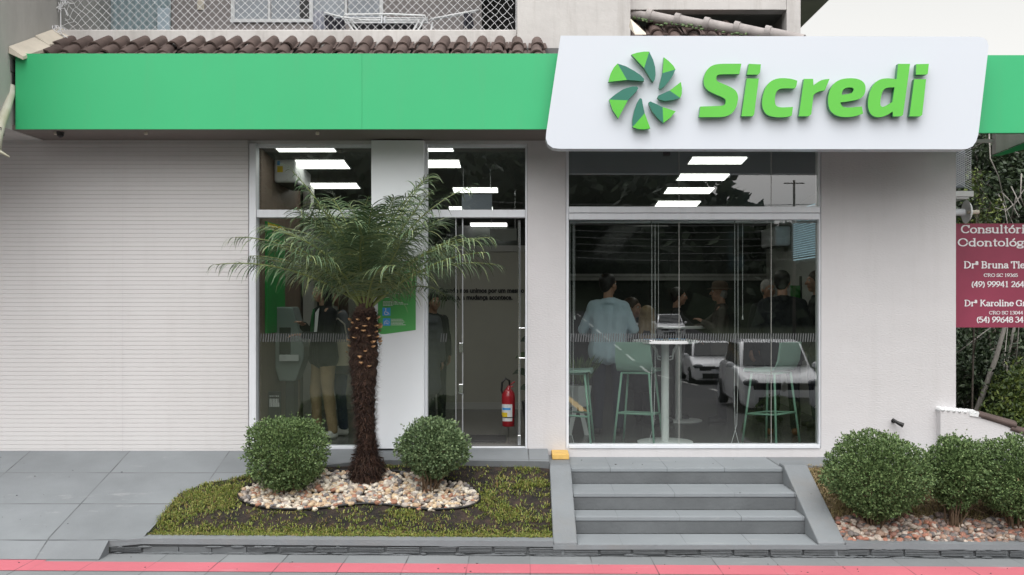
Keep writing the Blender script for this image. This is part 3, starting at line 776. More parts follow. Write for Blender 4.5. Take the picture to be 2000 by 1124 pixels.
tiles(4.0, 6.4, -.50, 3.585, -.1, 3.70, 1, .186, m_tile, 'eave_tiles', B)
mb = MB(); mb.quad((-4.62, -.6, 3.545), (4.2, -.6, 3.545), (4.2, .24, 3.98), (-4.62, .24, 3.98)); mb.box(-4.6, 4.0, -.63, -.60, 3.03, 3.56); mb.build('eave_boarding', m_dark, B)
tiles(1.05, 2.2, -.30, 3.74, .45, 4.22, 3, .186, m_tile, 'eave_tiles', B)
mb = MB(); A_ = pt(1222, 28, .42); Z_ = pt(1545, 74, -.45)
for k in range(6):
    a = A_.lerp(Z_, k / 5.6 - .03); b = A_.lerp(Z_, (k + 1) / 5.6)
    mb.tube([a + Vector((0, 0, .012)), b], [.058, .046], 12)
    mb.tube([a + Vector((-.01, 0, .014)), a.lerp(b, .12) + Vector((0, 0, .016))], [.072, .064], 12)
mb.build('ridge_tiles', m_ridge, B, smooth=True, angle=50)
mb = MB()
for k in range(60):
    t = random.random(); p = A_.lerp(Z_, t) + Vector((random.gauss(0, .02), -.06, -.05 + random.gauss(0, .012))); mb.ball(p, (random.uniform(.008, .03), .01, random.uniform(.006, .014)), 7, 5)
mb.build('moss', m_box2, B, smooth=True)['kind'] = 'stuff'
mb = MB(); p = [pt(1232, 40, -.1), pt(1262, 68, -.35), pt(1240, 68, -.35), pt(1229, 55, -.1)]; q = [v + Vector((0, .02, .02)) for v in p]
mb.quad(*p); mb.quad(*q[::-1])
for i in range(4): mb.quad(p[i], q[i], q[(i + 1) % 4], p[(i + 1) % 4])
mb.build('flashing', m_cream, B)
# --- upper storey ---
UX0, UX1, UX2 = PX(100, 10.2), PX(1010, 10.15), PX(1231, 10.15)
mb = MB()
mb.box(-4.66, UX1 - .001, .20, .34, 3.85, PZ(58, 10.2)); mb.build('balcony_ledge', m_upwall, B, bevel=.012)
mb = MB(); mb.box(-4.66, UX1, .342, 1.60, 3.9, 4.02); mb.build('balcony_floor', m_step, B)
mb = MB(); mb.box(UX1, UX2, .14, .60, 3.80, 6.4); mb.build('pillar', m_upwall, B)
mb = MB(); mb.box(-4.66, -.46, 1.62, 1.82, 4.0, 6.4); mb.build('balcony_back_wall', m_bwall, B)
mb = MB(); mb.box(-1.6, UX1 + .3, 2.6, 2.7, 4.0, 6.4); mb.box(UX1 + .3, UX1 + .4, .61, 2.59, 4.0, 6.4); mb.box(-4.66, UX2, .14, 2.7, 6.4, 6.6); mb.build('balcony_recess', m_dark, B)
# upper window
dW = 11.6
wx = [PX(p, dW) for p in (455, 526, 608, 676, 745)]; wz0 = PZ(38, dW); wz1 = wz0 + 1.25
mb = MB(); mb.box(wx[0] - .03, wx[-1] + .03, 1.585, 1.62, wz0 - .035, wz0); mb.box(wx[0] - .03, wx[-1] + .03, 1.585, 1.62, wz1, wz1 + .04)
for i, x in enumerate(wx): mb.box(x - .02 - (.0 if i in (0, 2, 4) else -.008), x + .02 - (0 if i in (0, 2, 4) else .008), 1.587, 1.62, wz0 + .001, wz1 - .001)
uw = mb.build('upper_window', m_twhite, B)
for i in range(4): panes(uw, wx[i] + .02, wx[i + 1] - .02, wz0, wz1, 1.612, mt=m_curtain)
mb = MB(); mb.box(PX(585, dW), PX(604, dW), 1.603, 1.610, wz0, wz1); mb.build('window_gap', m_black, uw)
# folding door
mb = MB(); xa, xb = PX(176, dW), PX(334, dW); k = 12
for i in range(k):
    x0, x1 = xa + (xb - xa) * i / k, xa + (xb - xa) * (i + 1) / k; xm = x0 + (x1 - x0) * .75
    mb.quad((x0, 1.60, 4.0), (xm, 1.57, 4.0), (xm, 1.57, 6), (x0, 1.60, 6)); mb.quad((xm, 1.57, 4.0), (x1, 1.60, 4.0), (x1, 1.60, 6), (xm, 1.57, 6))
fd = mb.build('folding_door', m_teal, B)
mb = MB(); mb.lathe([(.03, 0), (.035, -.015), (.012, -.02), (.012, -.01)], (PX(200, dW), 1.575, PZ(29, dW)), 18, 'y'); mb.build('door_knob', m_cream, fd, smooth=True)
mb = MB(); mb.box(PX(310, dW), PX(334, dW), 1.555, 1.568, 4.0, PZ(18, dW)); mb.build('door_plate', mat('pale_blue_plate', (.45, .55, .62), .5), fd)
mb = MB(); mb.box(PX(385, dW), PX(398, dW), 1.605, 1.618, PZ(19, dW), PZ(-5, dW)); mb.box(PX(388, dW), PX(395, dW), 1.600, 1.606, PZ(12, dW), PZ(8, dW)); mb.build('socket_plate', m_cream, B)
# porch to the right
mb = MB(); mb.box(UX2 + .001, PX(1536, 10.3), .30, .48, PZ(19, 10.3), 5.4); mb.build('porch_beam', m_upwall, B)
mb = MB(); mb.box(PX(1536, 10.3) + .001, PX(1563, 10.3), .29, .48, 3.6, 5.999); mb.build('porch_pillar', m_upwall, B)
mb = MB(); mb.box(UX2, 2.75, .485, 5.0, PZ(21, 10.3), 4.7); mb.build('porch_ceiling', m_iceil, B)
mb = MB(); mb.box(UX2, 2.8, 5.0, 5.1, 3.5, 6); mb.box(2.66, 2.79, .485, 4.99, 3.6, PZ(21, 10.3) - .001); mb.build('porch_wall', m_bwall, B)
mb = MB(); mb.box(PX(1563, 10.3) - .6, 4.66, .2, 7.4, 6.0, 6.18); mb.build('roof_overhang', mat('overhang_render', (.36, .355, .34), .9, var=.08), B)

# --- neighbour's wall at the far left, flashing, downpipe ---
nb = thing('neighbour_wall', 'stained grey rendered side wall of the neighbouring upper storey at far left', 'wall', loc=(-5.2, 0, 3))
mb = MB(); mb.box(-7.5, -4.66, -1.6, 1.9, 2.985, 7); mb.build('rendered_face', m_nwall, nb)
mb = MB()
P0, P1 = Vector((-4.655, -.72, 3.66)), Vector((-4.655, .30, 4.10))
for a, b, dz in ((0, .48, .0), (.5, 1, .012)):
    p, q = P0.lerp(P1, a), P0.lerp(P1, b)
    mb.quad(p + Vector((0, 0, .07 + dz)), p + Vector((.13, 0, -.02 + dz)), q + Vector((.16, 0, -.02 + dz)), q + Vector((0, 0, .07 + dz)))
    mb.quad(p + Vector((.13, 0, -.02 + dz)), p + Vector((.13, 0, -.05 + dz)), q + Vector((.16, 0, -.05 + dz)), q + Vector((.16, 0, -.02 + dz)))
    mb.quad(p + Vector((0, 0, .07 + dz)), p + Vector((0, 0, .01 + dz)), p + Vector((.13, 0, -.05 + dz)), p + Vector((.13, 0, -.02 + dz)))
mb.build('flashing_strip', m_cream, nb)
dp = thing('downpipe', 'weathered beige rain pipe hanging below a dark hopper at left end of green band', 'drainpipe', loc=(-4.62, -.7, 3.0))
mb = MB(); c = pt(19, 140, -.62); mb.box(c.x - .05, c.x + .05, -.68, -.56, PZ(144, 9.38), PZ(118, 9.38)); mb.box(c.x - .035, c.x + .04, -.66, -.58, PZ(166, 9.38), PZ(144, 9.38) - .001)
mb.build('hopper', m_dark, dp, bevel=.01)
mb = MB(); mb.tube([pt(22, 168, -.64), pt(21, 185, -.66), pt(12, 215, -.8), pt(2, 240, -.95), pt(-5, 268, -1.02), pt(-8, 296, -1.03)], [.034, .036, .038, .042, .042, .042], 14)
mb.tube([pt(-8, 293, -1.03), pt(4, 299, -1.03), pt(18, 307, -1.03)], [.02, .014, .008], 8)
mb.build('pipe', m_pvc, dp, smooth=True)
mb = MB()
for k in range(3): mb.tube([pt(-12, 246 + k * 4, -1.0), pt(2, 250 + k * 3, -1.02), pt(8, 262 + k * 2, -.9)], .004, 5)
mb.build('wire_tie', m_black, dp)

# ---------------------------------------------------------------- SIGNS
F = 9.35
gf = thing('green_fascia', 'bright green fascia band running along the top of the shopfront', 'fascia', loc=(0, -.65, 3.3))
zt, zb = PZ(105, F), PZ(253, F); xj = PX(707, F)
mb = MB(); mb.box(PX(30, F), xj - .0004, -.65, -.605, zb, zt); mb.box(xj + .0004, PX(1110, F), -.65, -.605, zb, zt)
mb.build('panel', m_green, gf, bevel=.0015)
mb = MB(); mb.box(PX(1880, F), 8, -.65, -.605, PZ(260, F), PZ(108, F)); mb.build('panel', m_green, gf, bevel=.0015)
mb = MB(); mb.box(PX(30, F), PX(1110, F), -.604, -.56, zb + .004, zb + .05); mb.box(PX(30, F), PX(30, F) + .04, -.604, -.2, zb, zt - .02)
mb.build('backing_frame', m_greend, gf)
# bracket and side-street return of the fascia at the right
rt = thing('side_fascia', 'white box beam with green underside behind right end of green band', 'beam', loc=(4.6, .5, 2.9))
mb = MB(); mb.prism([[(PX(a, 9.9), PZ(b, 9.9)) for a, b in ((1945, 262), (2110, 262), (2110, 235), (1945, 300))][:2] + [(PX(2110, 9.9), PZ(240, 9.9)), (PX(1945, 9.9), PZ(240, 9.9))], ], -.10, -.02); mb.prism([[(PX(a, 9.9), PZ(b, 9.9)) for a, b in ((1945, 262.5), (1999, 262.5), (2030, 266), (1945, 300))]], -.10, -.02); mb.build('beam', m_upwall, rt)
mb = MB(); mb.v = [pt(1946, 302, -.12), pt(2110, 235, -.12), pt(2110, 262, -.12), pt(1960, 303, -.12)]; mb.v += [v + Vector((0, .10, 0)) for v in mb.v]
mb.f = [(0, 3, 2, 1), (4, 5, 6, 7), (0, 4, 7, 3), (3, 7, 6, 2), (1, 2, 6, 5), (0, 1, 5, 4)]; mb.m = [0] * 6
mb.build('green_edge', m_greend, rt)
mb = MB(); mb.box(PX(1890, 9.9), PX(1945, 9.9) - .001, -.06, -.02, PZ(277, 9.9), PZ(271, 9.9)); mb.build('bracket', m_upwall, rt)

S = 9.12; SY = S - D0
sg = thing('shop_sign', 'large white slanted sign board with green pinwheel emblem and green raised letters', 'sign', loc=(2.2, SY, 3.3))
def sp(px, py): return (PX(px, S), PZ(py, S))
outl = [sp(1095, 70)] + [sp(1910, 72), sp(1921, 74), sp(1928, 80), sp(1931, 90), sp(1930, 100)] + [sp(1911, 262), sp(1907, 276), sp(1900, 286), sp(1890, 291), sp(1878, 292)] + [sp(1092, 291), sp(1079, 289), sp(1070, 282), sp(1066, 271), sp(1067, 258)]
mb = MB(); mb.prism([outl], SY, SY + .16); mb.build('board', m_white, sg)
FZ = S - .075; FY = FZ - D0
def q1(ox, oy, k, p): return [(PX(ox + a * k, FZ), PZ(oy + b * k, FZ)) for a, b in p]
def letter(name, loops, sharp=34):
    mb = MB(); mb.prism([rounded(l, sharp) for l in loops], FY, FY + .055, m_side=1)
    return mb.build(name, [m_lgreen, m_letside], sg)
k1 = 240 / 1798.0
def Z1(p): return q1(1360, 100, k1, p)
def Z2(p): return q1(1590, 100, k1, p)
letter('letter_s', [Z1([(660, 186), (500, 186), (340, 187), (250, 203), (180, 245), (130, 320), (106, 410), (108, 480), (135, 545), (190, 592), (290, 638), (390, 680), (422, 702), (432, 735), (425, 772), (400, 797), (350, 803), (200, 808), (60, 812), (40, 968), (220, 968), (380, 967), (460, 950), (530, 908), (585, 825), (610, 720), (611, 655), (590, 595), (540, 547), (440, 500), (330, 455), (300, 435), (289, 400), (300, 362), (330, 342), (480, 339), (630, 338)])], 40)
mb = MB()
mb.prism([Z1([(770, 188), (945, 195), (932, 318), (905, 346), (740, 346)])], FY, FY + .055, m_side=1); mb.prism([Z1([(738, 402), (915, 402), (847, 925), (828, 955), (660, 955)])], FY, FY + .055, m_side=1)
mb.build('letter_i', [m_lgreen, m_letside], sg)
letter('letter_c', [Z1([(1478, 435), (1400, 408), (1290, 396), (1190, 400), (1100, 432), (1030, 500), (985, 600), (962, 720), (962, 800), (985, 880), (1040, 938), (1120, 964), (1230, 972), (1340, 965), (1398, 945), (1415, 818), (1300, 825), (1225, 824), (1178, 810), (1153, 780), (1149, 700), (1160, 625), (1190, 572), (1240, 548), (1340, 547), (1440, 548), (1462, 528)])], 38)
letter('letter_r', [Z1([(1575, 408), (1710, 408), (1715, 512), (1723, 497), (1783, 450), (1853, 417), (1951, 408), (1880, 578), (1813, 585), (1755, 610), (1715, 645), (1682, 925), (1650, 955), (1500, 955)])], 30)
letter('letter_e', [Z2([(700, 812), (718, 915), (640, 945), (540, 965), (440, 968), (350, 955), (270, 913), (222, 850), (203, 760), (207, 660), (232, 560), (285, 480), (360, 425), (450, 401), (560, 397), (650, 410), (720, 447), (752, 502), (755, 570), (735, 640), (690, 690), (620, 717), (500, 738), (385, 752), (396, 792), (430, 820), (490, 828), (600, 820)]), Z2([(405, 640), (415, 580), (450, 546), (500, 533), (560, 535), (581, 558), (572, 595), (542, 620), (480, 632)])], 42)
letter('letter_d', [Z2([(1230, 188), (1405, 188), (1302, 935), (1272, 958), (1155, 958), (1150, 885), (1060, 943), (980, 969), (900, 969), (830, 930), (792, 850), (786, 750), (802, 640), (838, 540), (892, 460), (970, 412), (1060, 398), (1130, 402), (1207, 412)]), Z2([(1178, 531), (1062, 535), (1012, 568), (986, 640), (966, 750), (976, 804), (1002, 818), (1052, 804), (1145, 745)])], 40)
mb = MB()
mb.prism([Z2([(1495, 193), (1680, 188), (1662, 338), (1630, 346), (1488, 346)])], FY, FY + .055, m_side=1); mb.prism([Z2([(1465, 412), (1640, 412), (1582, 935), (1556, 957), (1395, 957)])], FY, FY + .055, m_side=1)
mb.build('letter_i', [m_lgreen, m_letside], sg)
k3 = 180 / 1124.0
for lt, dk in [([(395, 105), (470, 82), (545, 70), (612, 70), (550, 270)], [(612, 70), (660, 170), (685, 260), (690, 350), (680, 410), (660, 440), (640, 420), (550, 270)]),
               ([(790, 138), (850, 185), (905, 240), (933, 288), (775, 333)], [(933, 288), (895, 370), (845, 440), (790, 500), (745, 528), (732, 510), (738, 480), (775, 333)]),
               ([(998, 440), (1012, 520), (1008, 590), (990, 635), (862, 545)], [(990, 635), (900, 660), (800, 672), (740, 655), (712, 630), (725, 605), (862, 545)]),
               ([(775, 745), (935, 798), (870, 875), (785, 940)], [(775, 745), (785, 940), (720, 885), (650, 800), (612, 720), (605, 690), (628, 678)]),
               ([(557, 822), (625, 1005), (560, 1018), (480, 1015), (410, 990)], [(557, 822), (410, 990), (408, 900), (430, 790), (465, 690), (498, 637), (522, 645), (535, 720)]),
               ([(122, 655), (350, 665), (235, 885), (165, 780)], [(122, 655), (200, 590), (300, 525), (400, 495), (460, 493), (480, 515), (455, 555), (350, 665)]),
               ([(225, 215), (340, 415), (115, 440), (140, 340), (180, 265)], [(225, 215), (330, 250), (430, 305), (510, 360), (552, 405), (548, 430), (340, 415)])]:
    mb = MB(); mb.cur = 0; mb.prism([q1(1170, 90, k3, lt)], FY, FY + .055, m_side=2)
    mb.cur = 1; mb.prism([q1(1170, 90, k3, dk)], FY, FY + .055, m_side=2)
    mb.build('emblem_blade', [m_lgreen, m_dgreen, m_letside], sg)

# white entrance panel with green notice
tp = thing('entrance_totem', 'tall white panel beside the door carrying a green access notice', 'panel', loc=(fx(778), -.1, 0))
E_ = 9.9; EY = -.1
mb = MB(); mb.box(PX(725, E_), PX(828, E_), EY, .10, PZ(877, E_), PZ(274, E_)); mb.build('slab', m_totem, tp, bevel=.006)
ps = [(738, 511), (812, 511), (812, 645), (752, 653), (744, 653), (738, 649)]
G_ = E_ - .004
mb = MB(); mb.prism([[(PX(a, G_), PZ(b, G_)) for a, b in ps]], EY - .004, EY - .001); po = mb.build('notice', m_poster, tp)
def pr(x0, x1, y0, y1, dy=.006): return mb.box(PX(x0, G_), PX(x1, G_), EY - dy, EY - .0045, PZ(y1, G_), PZ(y0, G_))
mb = MB(); pr(747, 762.5, 601.5, 617); pr(748, 762.5, 622, 636.5); mb.build('icon', m_blue, po)
mb = MB()
for x0, x1, y in ((749, 806, 530), (749, 790, 536), (750, 784, 574), (750, 764, 581.5), (748, 777, 589.5), (748, 787, 592), (748, 797, 594.5), (748, 767, 597), (764, 786, 624), (764, 788, 626.8), (764, 791, 629.6), (764, 787, 632.4), (764, 792, 635)):
    x = x0
    while x < x1:
        w = random.uniform(2, 5); pr(x, min(x1, x + w), y - .55, y + .45, .0058); x += w + .7
for x0, x1, y in ((748, 806, 519), (748, 800, 524)): pr(x0, x1, y - .8, y + .8, .0058)
def P2(a, b): return (PX(a, G_), EY - .0075, PZ(b, G_))
mb.tube([P2(753.5, 605), P2(753.7, 610), P2(757.5, 610.4), P2(759, 614), P2(760.6, 613.4)], .0032, 6); mb.ball(P2(753.4, 603.6), (.006, .002, .006), 10, 6)
mb.tube([P2(754.4 + 3.7 * math.cos(R(a)), 611.8 - 3.6 * math.sin(R(a))) for a in range(120, 345, 15)], .003, 6)
mb.tube([P2(750.5, 634), P2(751, 629.5), P2(755, 625.5), P2(760.5, 630), P2(758.5, 633.5), P2(754, 632), P2(752, 631)], .0022, 6)
mb.tube([P2(753, 627.5), P2(757.5, 632.5)], .002, 6)
mb.build('notice_lettering', m_wtext, po)
# ---------------------------------------------------------------- maroon dental sign, lettered with a broad-nib serif hand
def EL(cx, cz, rx, rz, a0, a1, n=14): return [(cx + rx * math.cos(R(a0 + (a1 - a0) * i / n)), cz + rz * math.sin(R(a0 + (a1 - a0) * i / n))) for i in range(n + 1)]
def V(x, a, b): return [(x, a), (x, b)]
def Hs(x, z, w=.11): return [(x - w, z), (x + w, z)]
xh = .66
G = {}
def gl(ch, adv, *st): G[ch] = (adv, st)
gl('C', .84, EL(.45, .5, .36, .47, 42, 318), V(.74, .70, .93)); gl('O', .95, EL(.47, .5, .38, .47, 0, 360, 24))
gl('G', .92, EL(.45, .5, .36, .47, 42, 310), V(.76, .08, .45), Hs(.74, .45, .13), V(.74, .72, .93))
gl('D', .94, V(.2, 0, 1), EL(.35, .5, .47, .485, -90, 90), [(.06, .98), (.35, .98)], [(.06, .02), (.35, .02)])
gl('B', .80, V(.2, 0, 1), EL(.38, .75, .24, .23, -90, 90), EL(.38, .27, .31, .25, -90, 90), [(.06, .98), (.38, .98)], [(.06, .02), (.38, .02)], [(.2, .52), (.38, .52)])
gl('R', .84, V(.2, 0, 1), EL(.38, .74, .26, .24, -90, 90), [(.06, .98), (.38, .98)], [(.2, .5), (.4, .5)], Hs(.2, .02), [(.42, .5), (.78, .02)], [(.72, .02), (.86, .02)])
gl('T', .78, V(.39, 0, 1), [(.05, .97), (.73, .97)], Hs(.39, .02), V(.06, .78, .97), V(.72, .78, .97))
gl('K', .90, V(.2, 0, 1), Hs(.2, .98), Hs(.2, .02), [(.22, .42), (.68, .96)], [(.38, .58), (.78, .03)], Hs(.68, .98, .1), Hs(.8, .02, .1))
Sx = EL(.34, .74, .23, .23, 40, 230, 10) + EL(.34, .27, .26, .25, 70, -140, 12)
gl('S', .66, Sx, V(.54, .76, .95), V(.10, .05, .26))
def lc(a): return a
gl('o', .64, EL(.32, .33, .25, .31, 0, 360, 20)); gl('ó', .64, EL(.32, .33, .25, .31, 0, 360, 20), [(.30, .78), (.45, .98)])
gl('n', .74, V(.17, 0, xh), [(.05, xh - .02), (.17, xh - .02)], EL(.37, .40, .20, .23, 165, 0, 8) + [(.57, 0)], Hs(.17, .02, .12), Hs(.57, .02, .12))
gl('u', .74, V(.17, .15, xh), [(.05, xh - .02), (.17, xh - .02)], EL(.37, .22, .20, .20, 180, 345, 8), V(.57, 0, xh), [(.45, xh - .02), (.57, xh - .02)], [(.57, .02), (.68, .02)])
gl('s', .52, [(a * .78, b * .66) for a, b in Sx], V(.42, .5, .63), V(.08, .03, .17)); gl('l', .36, V(.18, 0, 1), [(.06, .98), (.18, .98)], Hs(.18, .02, .13))
gl('i', .36, V(.18, 0, xh), [(.06, xh - .02), (.18, xh - .02)], Hs(.18, .02, .13), V(.18, .86, .98)); gl('t', .44, [(.2, .88), (.2, .12)] + EL(.31, .12, .11, .10, 180, 300, 5), [(.05, xh), (.4, xh)])
gl('r', .52, V(.17, 0, xh), [(.05, xh - .02), (.17, xh - .02)], EL(.36, .42, .19, .21, 165, 60, 6), Hs(.17, .02, .13)); gl('d', .70, EL(.30, .33, .23, .31, 40, 320), V(.53, 0, 1), [(.41, .98), (.53, .98)], [(.53, .02), (.65, .02)])
gl('g', .64, EL(.30, .42, .21, .22, 0, 360, 16), EL(.30, -.10, .25, .15, 0, 360, 16), [(.16, .24), (.14, .12), (.4, .04)], [(.45, .58), (.6, .64)])
gl('a', .60, EL(.28, .45, .18, .20, 150, 20, 7) + [(.45, .10), (.56, .02)], EL(.26, .18, .18, .17, 60, 330)); gl('e', .60, EL(.31, .33, .24, .31, 0, 318, 16), [(.08, .36), (.54, .36)])
gl('c', .56, EL(.31, .33, .24, .31, 40, 318)); gl('ª', .40, [(a * .6, .5 + b * .72) for a, b in EL(.28, .45, .18, .20, 150, 20, 6) + [(.45, .08)]], [(a * .6, .5 + b * .72) for a, b in EL(.26, .2, .17, .15, 50, 320)])
gl('0', .62, EL(.31, .5, .24, .48, 0, 360, 22)); gl('1', .62, V(.31, 0, 1), Hs(.31, .02, .16), [(.16, .88), (.31, .97)])
gl('2', .62, EL(.30, .72, .22, .26, 160, -30, 9) + [(.08, .04)], [(.07, .04), (.55, .04)]); gl('3', .62, EL(.28, .75, .20, .23, 150, -80, 9), EL(.28, .28, .25, .26, 80, -150, 10))
gl('4', .62, [(.42, 0), (.42, 1), (.05, .30), (.58, .30)]); gl('5', .62, [(.52, .97), (.16, .97), (.13, .56)] + EL(.28, .32, .25, .30, 110, -150, 12))
gl('6', .62, [(.50, .96), (.25, .75)] + EL(.31, .31, .24, .30, 150, -210, 18)); gl('8', .62, EL(.31, .75, .19, .22, 0, 360, 16), EL(.31, .27, .24, .26, 0, 360, 16))
gl('9', .62, [(.12, .04), (.37, .25)] + EL(.31, .68, .24, .30, -30, 330, 18)); gl('(', .38, EL(.50, .42, .36, .62, 125, 235, 8)); gl(')', .38, EL(-.12, .42, .36, .62, 55, -55, 8))
def serif(mb, s, x, z, y, cap, wid=None, thick=.17, thin=.07):
    tot = sum(G[c][0] if c in G else .3 for c in s); k = cap * 1.0; kx = (wid / tot) if wid else k
    for c in s:
        if c not in G: x += .3 * kx; continue
        adv, sts = G[c]
        for st in sts:
            for (a, b) in zip(st[:-1], st[1:]):
                p = Vector((x + a[0] * kx, z + a[1] * k)); q = Vector((x + b[0] * kx, z + b[1] * k)); d = q - p
                if d.length < 1e-6: continue
                d.normalize(); w = cap * (thin + (thick - thin) * abs(d.y)) / 2; nn = Vector((-d.y, d.x)) * w; e = d * w * .6
                jj = y - .00012 * (len(mb.f) % 23); mb.quad(*[(v.x, jj, v.y) for v in (p - e - nn, q + e - nn, q + e + nn, p - e + nn)])
        x += adv * kx
MY = .30; MD = D0 + MY
ms = thing('dental_sign', 'maroon dental surgery sign with white serif lettering at right edge', 'sign', loc=(PX(1950, MD), MY, PZ(540, MD)))
mb = MB(); mb.box(PX(1867, MD), PX(2085, MD), MY, MY + .03, PZ(640, MD), PZ(437, MD)); mb.build('board', m_maroon, ms)
k = 150 / 733.0
def mx(a): return PX(1850 + a * k, MD)
def mz(b): return PZ(430 + b * k, MD)
mb = MB()
for s, x0, x1, base, top in (('Consultório', 127, 812, 125, 50), ('Odontológico', 97, 905, 250, 178), ('Drª Bruna Tie', 155, 742, 460, 397), ('CRO SC 19365', 347, 673, 543, 512), ('(49) 99941 264', 228, 733, 640, 587),
                             ('Drª Karoline Gr', 160, 752, 822, 765), ('CRO SC 13044', 397, 722, 901, 870), ('(54) 99648 34', 277, 728, 978, 925)):
    serif(mb, s, mx(x0), mz(base), MY - .0025, mz(top) - mz(base), mx(x1) - mx(x0), .21, .11)
mb.build('lettering', m_wtext, ms)
mb = MB()
for py in (460, 620): mb.box(4.16, PX(2080, MD), MY + .032, MY + .07, PZ(py, MD) - .02, PZ(py, MD) + .02)
mb.build('bracket_rail', m_dark, ms)

# ---------------------------------------------------------------- small things on the facade
cg = thing('condenser_cage', 'grey wire mesh cage round an air conditioner at right edge of facade', 'cage', loc=(4.3, .3, 2.7))
mb = MB(); xa, xb = 4.24, PX(1893, 10.25); za, zb_ = PZ(374, 10.2), PZ(288, 10.2); step = .022
for i in range(int((zb_ - za + .25) / step)):
    for sgn in (1, -1):
        z = za - .12 + i * step; p0 = (xa, .20, z if sgn > 0 else z + .13); p1 = (xb, .20, z + .13 if sgn > 0 else z)
        if min(p0[2], p1[2]) > za and max(p0[2], p1[2]) < zb_ + .03: mb.tube([p0, p1], .0028, 4, False)
mb.build('wire_mesh', m_alu, cg)
mb = MB(); mb.box(xa, xb - .01, .30, .75, za + .05, zb_); mb.build('condenser', m_curtain, cg, bevel=.02)
mb = MB(); mb.box(xa, xb + .012, .17, .8, za - .055, za); mb.box(xa, xb - .03, .19, .75, za - .075, za - .056); mb.build('shelf', m_twhite, cg, bevel=.004)
ds = thing('satellite_dish', 'small white satellite dish seen edge-on above the maroon sign', 'dish', loc=(4.35, .25, 2.2))
c = pt(1889, 415, .25); mb = MB()
mb.lathe([(.002, .035), (.05, .03), (.09, .012), (.115, -.012), (.118, -.012), (.09, .016), (.05, .036), (.002, .041)], (c.x, c.y, c.z + .005), 28, 'x'); dd = mb.build('reflector', m_twhite, ds, smooth=True)
mb = MB(); mb.tube([c + Vector((-.13, 0, 0)), c + Vector((-.03, 0, 0))], .035, 14); mb.build('mount', m_alu2, ds, smooth=True, angle=40)
mb = MB(); mb.tube([c + Vector((.0, 0, .0)), c + Vector((.115, 0, .003))], [.017, .022], 12); mb.build('receiver', m_cream, ds, smooth=True, angle=40)
wt = thing('wall_tap', 'small black outdoor spotlight bracket on the plain wall above the shrubs', 'spotlight', loc=(fx(1753), -.05, fz(826)))
mb = MB(); c = pt(1753, 826, -.06); mb.tube([c + Vector((-.05, -.0, .035)), c + Vector((.0, -.02, -.002)), c + Vector((.045, -.03, -.022))], [.012, .018, .024], 12); mb.tube([c + Vector((-.02, .06, .012)), c + Vector((-.02, 0, .012))], .012, 8)
mb.lathe([(.022, -.004), (.022, .008)], (c.x - .02, -.008, c.z + .012), 14, 'y'); o = mb.build('head', m_black, wt, smooth=True, angle=40); wt.name = 'outdoor_spotlight'
dc = thing('dome_camera', 'small black dome camera under the left end of the green band', 'camera', loc=(PX(118, 9.5), -.5, 2.99))
mb = MB(); c = pt(118, 254, -.52); mb.lathe([(.034, 2.989 - c.z), (.034, 2.97 - c.z)], c, 18); mb.build('base', m_dark, dc); mb = MB(); mb.ball((c.x, c.y, 2.962), .030, 16, 10); mb.build('dome', m_black, dc, smooth=True)
for px in (109, 285, 620):
    c = pt(px, 254, -.52); mb = MB(); mb.lathe([(.016, 2.989 - c.z), (.018, 2.968 - c.z), (.012, 2.962 - c.z)], c, 14)
    tag(mb.build('soffit_lamp', m_cream, smooth=True, angle=40), {109: 'tiny cream lamp beside the black dome camera under the green band', 285: 'tiny cream lamp under the green band above the ribbed siding', 620: 'tiny cream lamp under the green band above the left shop window'}[px], 'lamp', 'small lamps under the green band')
sb = thing('presence_sensor', 'small grey sensor box at top of the large window under the white sign', 'sensor', loc=(fx(1304), .04, fz(298)))
mb = MB(); mb.box(fx(1297), fx(1310), .02, .058, fz(303), fz(294)); mb.build('case', m_dark, sb, bevel=.004); mb = MB(); mb.lathe([(.008, 0), (.004, -.006)], (fx(1304), .02, fz(298.5)), 12, 'y'); mb.build('lens', m_black, sb)

# low sloping wall with tile coping at the right
bl = thing('boundary_wall', 'low white boundary wall with sloping brown tile coping behind right shrubs', 'wall', loc=(4.5, -.1, 0))
LY = -.10; LD = D0 + LY
def lp(px, py): return (PX(px, LD), PZ(py, LD))
mb = MB(); mb.prism([[lp(1837, 960), lp(1837, 801), lp(1900, 806), lp(1908, 812), lp(1978, 838), lp(2200, 915), lp(2200, 960)]], LY, LY + .16); mb.build('rendered_wall', m_wall, bl)
mb = MB()
for i, x in enumerate((1841, 1852, 1863, 1874, 1885, 1896, 1904)): mb.ball((PX(x, LD), LY + .08, PZ(801 + i * 1.0, LD)), (.032, .10, .028), 12, 8)
mb.prism([[lp(1893, 802), lp(1910, 804), lp(1915, 812), lp(1915, 816), lp(1893, 812)]], LY - .012, LY + .17)
mb.build('painted_tile_edge', m_twhite, bl, smooth=True, angle=50)
mb = MB()
for a, b in (((1911, 807), (1983, 828)), ((1974, 833), (2050, 857)), ((2041, 861), (2120, 888))):
    p, q = lp(*a), lp(*b); mb.tube([(p[0], LY + .06, p[1] - .015), (q[0], LY + .06, q[1] - .015)], [.085, .095], 16, flat=.45)
mb.build('coping_tiles', m_tile, bl, smooth=True, angle=50)

